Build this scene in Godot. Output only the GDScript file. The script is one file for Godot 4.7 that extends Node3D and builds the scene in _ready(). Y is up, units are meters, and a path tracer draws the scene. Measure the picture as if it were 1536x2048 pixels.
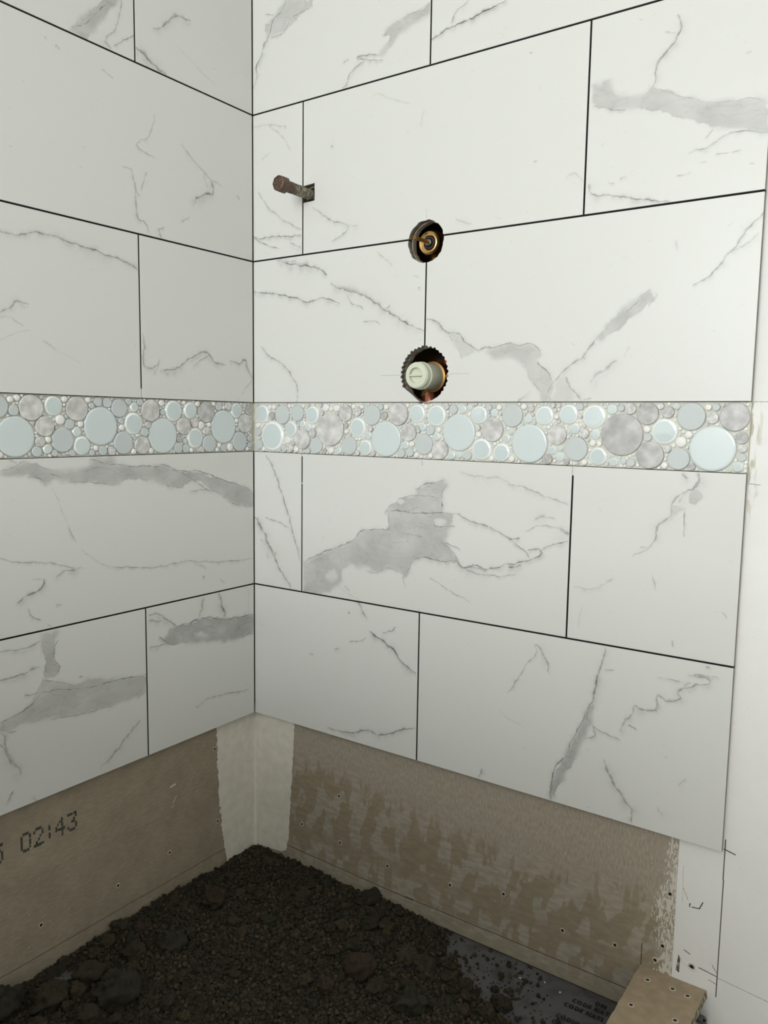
extends Node3D
# Corner of a shower being tiled. Right wall: tile faces in the plane z = 0, x to the right. Left wall: tile faces in the plane x = 0, z towards the room.
# Liner of the shower pan at y = 0. Lengths in metres.

const ROW_A := 1.6695
const ROW_B := 1.3647
const BAND_TOP := 1.0598
const BAND_BOTTOM := 0.9509
const ROW_C := 0.6492
const ROW_D := 0.3453
const TILE_EDGE := 1.0258      # where the tiling ends on the right wall
const JOINT_A := 0.1412        # first vertical joint on the right wall
const TILE_L := 0.6096
const TILE_T := 0.0095         # tile thickness
const BOARD := -0.014          # face of the boards behind the tiles
const PX := 0.0006             # metres per pixel of the tile print
const CEILING := 2.42

# marble print of the tiles: [tile, 0 vein or 1 patch, width in tenths of a millimetre, strength in percent, points on the wall in millimetres]
const VEINS := [
["L1a",0,36,30,[262,1744,240,1758,207,1786,171,1793]],
["L1a",0,22,20,[240,1758,207,1792]],
["L1a",0,60,35,[302,1695,285,1688,262,1679,234,1674]],
["L1a",0,8,14,[204,1732,158,1714,104,1694]],
["L1b",1,0,28,[443,1671,419,1699,388,1731,370,1749,333,1765,342,1755,361,1734,375,1714,389,1692,407,1674]],
["L1b",0,19,42,[433,1678,403,1700,382,1725,360,1751]],
["L1b",0,26,25,[333,1765,336,1738,347,1711,365,1690,359,1674]],
["L1b",0,17,40,[350,1683,326,1699,307,1716]],
["L1b",0,34,25,[369,1684,357,1674]],
["L2a",0,16,28,[262,1590,276,1549,298,1534,300,1521,262,1512]],
["L2a",0,24,30,[317,1478,310,1444,310,1425,305,1393,292,1389,280,1373]],
["L2a",0,15,28,[282,1481,298,1446]],
["L2a",0,9,20,[339,1477,317,1478]],
["L2a",0,19,22,[199,1556,165,1533,125,1510,92,1503]],
["L2a",0,13,20,[143,1516,130,1489]],
["L2a",0,50,36,[120,1508,116,1479,134,1478,162,1462,162,1452]],
["L2a",0,22,25,[200,1407,178,1421]],
["L2a",0,37,30,[256,1384,252,1369]],
["L2a",0,15,30,[256,1384,244,1388]],
["L2a",0,12,25,[377,1632,353,1627]],
["L2a",0,14,30,[466,1641,458,1636]],
["L2a",0,14,20,[486,1647,481,1645]],
["L2a",0,17,40,[48,1493,40,1488]],
["L2a",0,27,20,[310,1444,304,1433]],
["L3a",0,31,30,[299,1182,297,1156,302,1137,298,1120,278,1119,262,1130]],
["L3a",0,33,38,[258,1114,228,1119,202,1131,171,1151,134,1158,115,1140,86,1135]],
["L3a",0,24,30,[176,1132,134,1152]],
["L3a",0,32,36,[72,1148,46,1141,26,1150,16,1128,5,1114]],
["L3a",0,15,20,[37,1076,5,1110]],
["L3a",0,20,20,[279,1106,268,1116,260,1137]],
["L3a",0,26,20,[244,1108,224,1124]],
["L3a",0,34,20,[218,1121,193,1135]],
["L3b",0,30,36,[576,1314,547,1317,517,1326,486,1327,454,1323,404,1318,351,1311,310,1299]],
["L3b",0,62,12,[576,1315,544,1318,514,1328,483,1329,448,1323,401,1317,351,1310]],
["L3b",0,40,30,[354,1312,332,1308,309,1299]],
["L3b",0,30,28,[581,1189,564,1197,552,1208,532,1209]],
["L3b",0,11,22,[582,1181,564,1183,541,1171]],
["L3b",0,14,25,[508,1150,483,1138]],
["L3b",0,9,12,[483,1138,434,1117]],
["L3b",0,8,14,[583,1144,553,1160,529,1165]],
["L4a",1,0,30,[592,932,574,935,550,947,528,943,503,932,474,930,434,930,412,940,428,951,368,949,365,935,323,930,274,928,253,931,215,917,161,913,123,899,69,886,33,874,1,857,1,826,39,831,80,849,128,871,152,890,184,895,216,883,250,892,283,900,315,907,346,907,366,898,413,904,462,908,491,913,508,905,523,917,545,922,569,924,592,923]],
["L4a",0,19,46,[365,935,323,930,274,928,253,931,215,917,161,913,104,895,33,874,1,857]],
["L4a",0,17,42,[545,922,523,916,508,903]],
["L4a",0,12,42,[462,908,413,904,366,898,346,907]],
["L4a",0,20,42,[216,882,250,890]],
["L4a",0,19,46,[80,845,39,830]],
["L4a",0,17,42,[501,923,478,915]],
["L4a",0,12,42,[437,924,398,930,365,920,358,914]],
["L4a",0,20,36,[241,922,197,906,128,867]],
["L4a",0,17,38,[592,933,574,935,550,947]],
["L4a",0,27,36,[422,948,391,936,365,936]],
["L4a",0,26,20,[562,945,573,952]],
["L4a",0,28,20,[189,874,128,872,90,853]],
["L4a",0,14,34,[598,787,568,776,538,773,500,765,473,755,439,748]],
["L4a",0,39,30,[496,743,474,748,450,749]],
["L4a",0,19,30,[403,749,366,740,287,727,223,729,178,726,106,714,2,708]],
["L4a",0,14,25,[178,724,145,705]],
["L4a",0,15,20,[106,677,92,666]],
["L4a",0,33,40,[520,740,529,724,556,716,571,708]],
["L4a",0,12,20,[542,743,523,740]],
["L4a",0,15,34,[552,693,548,682,529,668]],
["L4a",0,18,30,[516,659,510,654]],
["L4a",0,9,18,[501,900,488,875,471,831]],
["L4a",0,15,30,[471,831,455,798]],
["L4a",0,9,20,[445,783,403,749]],
["L4a",0,15,30,[499,692,487,689]],
["L4a",0,14,50,[152,690,153,686]],
["L5a",1,0,38,[261,582,243,596,221,594,180,596,146,599,97,589,56,583,3,578,3,533,19,536,41,533,93,535,147,548,194,555,248,562,265,576]],
["L5a",1,0,-100,[185,572,161,571,137,560,157,556]],
["L5a",0,21,52,[230,594,180,598,146,599,92,584,3,578]],
["L5a",0,23,52,[41,533,14,537]],
["L5a",0,34,36,[297,635,268,629,230,597]],
["L5a",0,45,30,[298,621,268,617]],
["L5a",0,24,40,[273,585,248,562]],
["L5a",0,24,32,[299,568,248,565]],
["L5a",0,43,25,[151,644,160,623,170,600]],
["L5a",0,52,40,[112,646,97,604,92,590]],
["L5a",0,19,30,[180,411,134,419,99,415,20,405]],
["L5a",2,0,35,[20,640,19,547]],
["L5b",1,0,32,[530,644,497,646,505,613,504,592,496,574,510,562,526,563,524,584,525,609]],
["L5b",1,0,25,[530,564,470,538,424,538,380,522,306,513,307,475,389,474,455,477,516,487,564,494,592,491,610,494,609,508,579,511,554,525,544,537]],
["L5b",0,19,46,[544,539,504,537,439,523,376,521,306,513]],
["L5b",0,30,40,[609,508,579,513,554,522,534,536]],
["L5b",0,15,36,[516,486,455,477,389,474]],
["L5b",0,15,42,[530,561,474,540,470,534]],
["L5b",0,29,26,[604,629,559,627,530,632]],
["L5b",0,32,32,[606,580,576,582,532,585]],
["L5b",0,18,30,[564,543,540,539]],
["L5b",0,18,40,[496,628,505,610,504,592,496,574,510,561]],
["L5b",0,18,38,[524,587,517,567]],
["L5b",0,18,25,[330,471,318,477]],
["L5b",0,19,45,[456,548,449,546]],
["L5b",0,78,20,[610,492,599,470,594,444,574,404]],
["L5b",0,21,36,[611,471,602,456,591,426]],
["L5b",0,15,35,[598,488,580,484]],
["L5b",0,37,26,[321,424,360,398,392,371,415,362]],
["L5b",0,31,36,[592,380,602,364]],
["L5b",0,31,16,[553,359,548,344]],
["R1a",1,0,20,[89,1878,166,1857,166,1844,135,1840,121,1830,89,1815,51,1815,37,1812,37,1842,65,1854]],
["R1a",0,32,36,[96,1876,84,1859,61,1849,51,1825,37,1808,22,1782,10,1768,12,1747,2,1725]],
["R1a",0,19,40,[166,1847,135,1840,107,1837,89,1815,51,1815]],
["R1a",0,16,30,[37,1863,61,1855]],
["R1a",0,17,30,[37,1844,56,1837]],
["R1a",0,16,25,[89,1845,126,1832]],
["R1a",0,22,30,[144,1863,148,1852,130,1841]],
["R1a",1,0,27,[445,1778,445,1758,402,1749,372,1736,346,1715,342,1704,330,1716,345,1727,357,1740,337,1749,360,1760,398,1769,424,1773]],
["R1a",0,22,36,[340,1704,306,1711,278,1722,302,1722,334,1713]],
["R1a",0,34,30,[298,1711,265,1700,257,1692,253,1677,243,1675]],
["R1a",0,19,25,[246,1720,257,1725]],
["R1a",0,15,25,[360,1760,398,1769,424,1773,445,1779]],
["R1a",0,15,30,[337,1749,357,1749,357,1733]],
["R1b",0,26,58,[447,1712,475,1722,496,1725,517,1727,560,1734,596,1741]],
["R1b",0,25,26,[523,1760,496,1745,491,1732]],
["R1b",0,17,40,[491,1741,489,1731]],
["R2a",0,14,20,[2,1647,51,1640,89,1631]],
["R2a",0,14,20,[41,1642,80,1614,108,1582]],
["R2a",0,10,25,[24,1574,51,1585]],
["R2a",0,21,28,[16,1511,46,1472,89,1442,138,1415]],
["R2a",0,25,42,[0,1417,26,1410,45,1412,89,1409,136,1403]],
["R2a",0,14,46,[0,1415,30,1400,75,1384]],
["R2a",0,38,22,[108,1394,136,1381]],
["R2a",0,17,40,[91,1631,93,1629]],
["R2b",0,27,26,[177,1452,217,1425,258,1410,252,1395,218,1385]],
["R2b",0,12,14,[315,1642,331,1644,367,1626,405,1612]],
["R2b",0,21,12,[428,1568,435,1594]],
["R2b",0,24,17,[506,1389,541,1378]],
["R2b",0,20,35,[216,1570,220,1567]],
["R2b",0,26,12,[286,1408,258,1410]],
["R2b",0,13,15,[168,1458,177,1450]],
["R2b",0,11,40,[644,1644,649,1643]],
["R2b",0,11,30,[658,1466,665,1466]],
["R2b",0,16,15,[717,1433,734,1435,747,1420]],
["R2b",2,0,25,[444,1416,445,1396]],
["R2c",1,0,24,[756,1572,770,1564,785,1572,788,1557,800,1541,820,1535,841,1535,854,1543,875,1534,901,1520,941,1504,974,1498,998,1499,1022,1493,1025,1443,1000,1453,970,1461,943,1471,920,1484,890,1494,863,1507,831,1517,798,1521,768,1530,756,1540]],
["R2c",0,12,30,[941,1504,974,1498,998,1499,1022,1486]],
["R2c",0,18,36,[759,1536,793,1523,815,1519]],
["R2c",0,32,20,[756,1569,775,1557,785,1570]],
["R2c",0,36,30,[889,1641,893,1620,888,1606,874,1595,864,1580,858,1567,858,1554,854,1544]],
["R2c",0,10,28,[854,1544,875,1534,901,1520,941,1504]],
["R2c",0,22,30,[914,1434,947,1442,965,1452,984,1454,1025,1445]],
["R2c",0,17,17,[950,1464,939,1452]],
["R2c",0,30,36,[756,1411,765,1397,802,1389,835,1379,891,1369]],
["R2c",0,38,15,[758,1413,760,1405]],
["R2c",0,14,25,[790,1411,800,1409]],
["R2c",0,19,20,[809,1413,820,1417]],
["R2c",0,9,30,[988,1564,995,1564]],
["R2c",0,10,20,[869,1621,885,1617]],
["R2c",0,10,30,[954,1427,972,1426]],
["R2c",0,10,25,[976,1426,990,1428]],
["R2c",0,10,30,[1003,1405,1008,1404]],
["R2c",0,10,25,[931,1419,941,1419]],
["R2c",0,10,25,[899,1404,919,1406]],
["R3a",0,42,40,[70,1361,108,1350,141,1344,173,1337,207,1321]],
["R3a",0,70,14,[75,1362,136,1349,196,1327]],
["R3a",0,41,34,[218,1299,253,1285,304,1268,338,1249,366,1231,406,1209,445,1194]],
["R3a",0,82,14,[218,1301,304,1268,366,1234]],
["R3a",0,22,25,[354,1241,366,1248]],
["R3a",0,23,27,[260,1278,271,1257,288,1252,301,1243]],
["R3a",0,29,40,[0,1301,40,1295,89,1287,123,1278,160,1268,201,1272,241,1261]],
["R3a",0,20,26,[299,1217,326,1220,342,1210]],
["R3a",0,22,22,[332,1350,352,1335,369,1322]],
["R3a",0,29,32,[20,1180,60,1153,89,1141,113,1112,128,1090,128,1062]],
["R3a",0,12,15,[416,1300,431,1292]],
["R3a",0,19,50,[431,1275,432,1275]],
["R3a",2,0,35,[346,1112,394,1112]],
["R3b",0,24,32,[1028,1335,1011,1317,991,1292,972,1267,953,1249,932,1238]],
["R3b",0,28,17,[1021,1306,1012,1297,996,1288,982,1284]],
["R3b",1,0,27,[864,1241,851,1229,827,1215,806,1192,792,1176,776,1161,793,1163,812,1173,836,1193,855,1205,875,1222,872,1228]],
["R3b",0,40,26,[809,1184,830,1204,851,1221]],
["R3b",0,10,26,[880,1230,865,1211]],
["R3b",0,31,30,[792,1176,759,1134,730,1115,706,1092,694,1064]],
["R3b",0,49,18,[820,1126,795,1113,773,1094]],
["R3b",0,13,13,[838,1150,828,1134]],
["R3b",1,0,22,[576,1153,621,1162,660,1160,676,1154,683,1142,677,1128,696,1113,706,1095,705,1060,686,1061,682,1081,662,1105,645,1129,621,1138,588,1139]],
["R3b",0,15,38,[577,1155,621,1162,640,1159,660,1161,676,1154,686,1140]],
["R3b",0,23,36,[677,1128,696,1113,706,1092]],
["R3b",0,36,26,[731,1103,741,1083,760,1063]],
["R3b",0,30,14,[641,1061,666,1078]],
["R3b",0,17,25,[662,1105,682,1081,686,1061]],
["R3b",0,17,40,[732,1100,734,1099]],
["R3b",0,20,12,[902,1307,907,1294]],
["R3b",0,17,20,[760,1063,777,1066]],
["R3b",0,25,30,[759,1134,763,1131]],
["R3b",1,0,10,[734,1103,751,1060,705,1060,713,1092]],
["R3b",0,26,40,[450,1216,474,1208,490,1192,519,1185,530,1172,548,1159,562,1152]],
["R3b",1,0,17,[493,1192,519,1185,544,1162,562,1152,527,1141,516,1160]],
["R3b",0,19,20,[495,1190,508,1170]],
["R3b",0,21,36,[562,1152,579,1158,586,1159]],
["R3b",2,0,35,[496,1112,544,1112]],
["R4a",0,30,36,[37,944,59,911,84,860,102,820,112,788,124,752,139,716]],
["R4a",0,78,34,[2,803,23,780,44,747,64,723]],
["R4a",0,38,40,[44,747,74,697,94,673,109,656]],
["R4a",0,19,40,[36,804,69,799,104,789]],
["R4a",0,23,25,[36,727,41,712]],
["R4a",0,35,15,[18,752,28,746]],
["R4b",1,0,27,[146,713,186,736,232,755,277,774,290,789,311,802,362,808,370,817,368,831,359,842,373,858,393,870,437,881,431,891,452,902,478,908,497,916,503,906,494,890,493,864,491,854,517,849,511,820,500,796,516,778,531,757,497,756,455,762,432,752,420,734,411,709,400,725,376,729,338,714,312,725,278,724,255,715,251,692,242,677,220,661,187,651,146,649]],
["R4b",1,0,-100,[205,692,217,706,233,708,241,697,233,683,215,680]],
["R4b",1,0,-100,[474,836,488,841,501,835,499,827,479,825]],
["R4b",1,0,-100,[387,866,397,870,408,864,394,857]],
["R4b",0,22,40,[146,715,186,736,232,755,277,774,294,792,320,803,370,809,368,833,374,848]],
["R4b",0,27,38,[359,840,374,848,442,845,480,850,517,849]],
["R4b",0,16,36,[393,870,437,881,490,878]],
["R4b",0,33,30,[431,891,452,902,497,912]],
["R4b",0,29,38,[503,906,492,890,493,857]],
["R4b",0,31,42,[411,702,407,719,420,734,432,752,455,762,497,756,520,762,542,752,567,758,592,754,616,760,638,769]],
["R4b",0,17,32,[407,719,392,727,363,729,338,714,313,721]],
["R4b",0,20,40,[500,794,534,785]],
["R4b",0,20,36,[481,801,516,778,535,754]],
["R4b",0,14,36,[375,782,411,787,415,798]],
["R4b",0,26,40,[517,851,554,841,596,831,637,814]],
["R4b",0,20,40,[475,833,477,823,503,826,522,827]],
["R4b",0,19,30,[542,752,571,742,613,743,639,746]],
["R4b",0,51,30,[549,756,592,751]],
["R4b",0,14,36,[403,803,442,800,474,797]],
["R4b",0,34,30,[374,848,402,847,441,857]],
["R4b",0,13,26,[468,721,514,702,558,687]],
["R4b",0,34,13,[529,935,558,925,604,923,633,917]],
["R4b",0,11,12,[242,677,278,660,296,655]],
["R4b",0,18,20,[258,679,274,670]],
["R4b",0,14,40,[200,776,203,775]],
["R4b",0,25,40,[633,814,656,817]],
["R4b",0,19,40,[633,817,667,794,677,783]],
["R4b",0,26,40,[634,766,661,775,677,780,696,791,693,800,673,798]],
["R4b",0,24,30,[693,798,718,811,746,822]],
["R4b",0,15,30,[666,832,698,843,729,842,747,835]],
["R4b",0,54,13,[684,853,703,864]],
["R4b",0,72,20,[732,840,747,832]],
["R4b",0,27,22,[629,914,663,908,711,894,743,883]],
["R4b",0,40,36,[635,762,661,766]],
["R4b",0,19,16,[635,747,652,749]],
["R4b",0,30,12,[690,860,722,857]],
["R4b",2,0,60,[445,948,446,939]],
["R4b",2,0,50,[445,658,445,650]],
["R4c",0,30,30,[958,948,951,926,939,920,924,906,919,897,917,878,900,860,895,838,885,820]],
["R4c",1,0,22,[950,928,962,919,965,909,955,899,942,902]],
["R4c",1,0,15,[919,895,943,894,918,875]],
["R4c",0,52,22,[959,948,954,926]],
["R4c",0,11,42,[938,888,938,869,940,847]],
["R4c",0,17,17,[885,820,858,807]],
["R4c",0,17,20,[871,824,885,823]],
["R4c",0,14,26,[894,779,901,757]],
["R4c",0,21,14,[761,742,792,743,818,755,829,765]],
["R4c",0,15,10,[770,674,776,711]],
["R4c",0,27,25,[931,944,940,940]],
["R4c",0,11,30,[1003,733,1011,726]],
["R4c",0,14,25,[930,677,932,666]],
["R4c",0,38,12,[927,903,942,918]],
["R5a",0,31,36,[292,655,305,635,316,619]],
["R5a",0,35,50,[325,594,358,578,387,563,404,545,441,525]],
["R5a",0,19,36,[275,560,297,565,319,578]],
["R5a",0,21,36,[359,594,382,601,392,611]],
["R5a",0,19,25,[164,514,176,514]],
["R5a",0,22,30,[234,538,246,542]],
["R5a",0,18,40,[270,621,274,621]],
["R5a",0,22,20,[296,661,298,652]],
["R5a",0,30,40,[214,360,247,358,288,366,324,378,354,375,380,385,404,398,441,410]],
["R5a",0,23,30,[219,359,266,357]],
["R5b",0,19,26,[691,627,694,612,678,587,662,559,643,526]],
["R5b",0,28,30,[693,628,710,612,720,598,719,582]],
["R5b",0,41,36,[822,644,818,620,810,594,806,566,801,541,793,510]],
["R5b",0,15,30,[822,607,839,607]],
["R5b",0,30,30,[1004,630,968,626,992,619,959,604,946,593,949,582,928,572,914,580,910,559,896,550,876,555,874,540,861,526]],
["R5b",0,20,22,[910,611,932,612,953,611]],
["R5b",0,22,30,[985,643,990,642]],
["R5b",0,38,14,[958,624,999,624]],
["R5b",0,45,18,[943,595,964,611]],
["R5b",1,0,30,[804,549,802,504,789,470,775,433,764,411,732,347,734,379,738,400,756,432,766,465,777,486,790,523]],
["R5b",0,23,46,[756,432,738,400,734,348]],
["R5b",0,22,38,[802,548,787,508,773,478,759,440]],
["R5b",0,19,30,[806,503,832,494,854,490]],
["R5b",0,48,28,[827,446,839,420,862,393,877,375,882,351]],
["R5b",0,35,24,[912,572,913,558,893,550,875,554,873,538,860,521,853,505]],
["R5b",0,18,40,[867,519,881,515]],
["R5b",0,25,30,[592,368,588,350]],
["R5b",0,14,40,[929,479,933,479]],
["R5b",0,12,10,[627,494,636,484,674,470]],
["R5b",0,21,15,[953,437,965,450]],
["R5b",0,36,12,[923,389,931,379]],
["R5b",0,22,25,[804,508,810,487,788,474]]]

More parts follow.
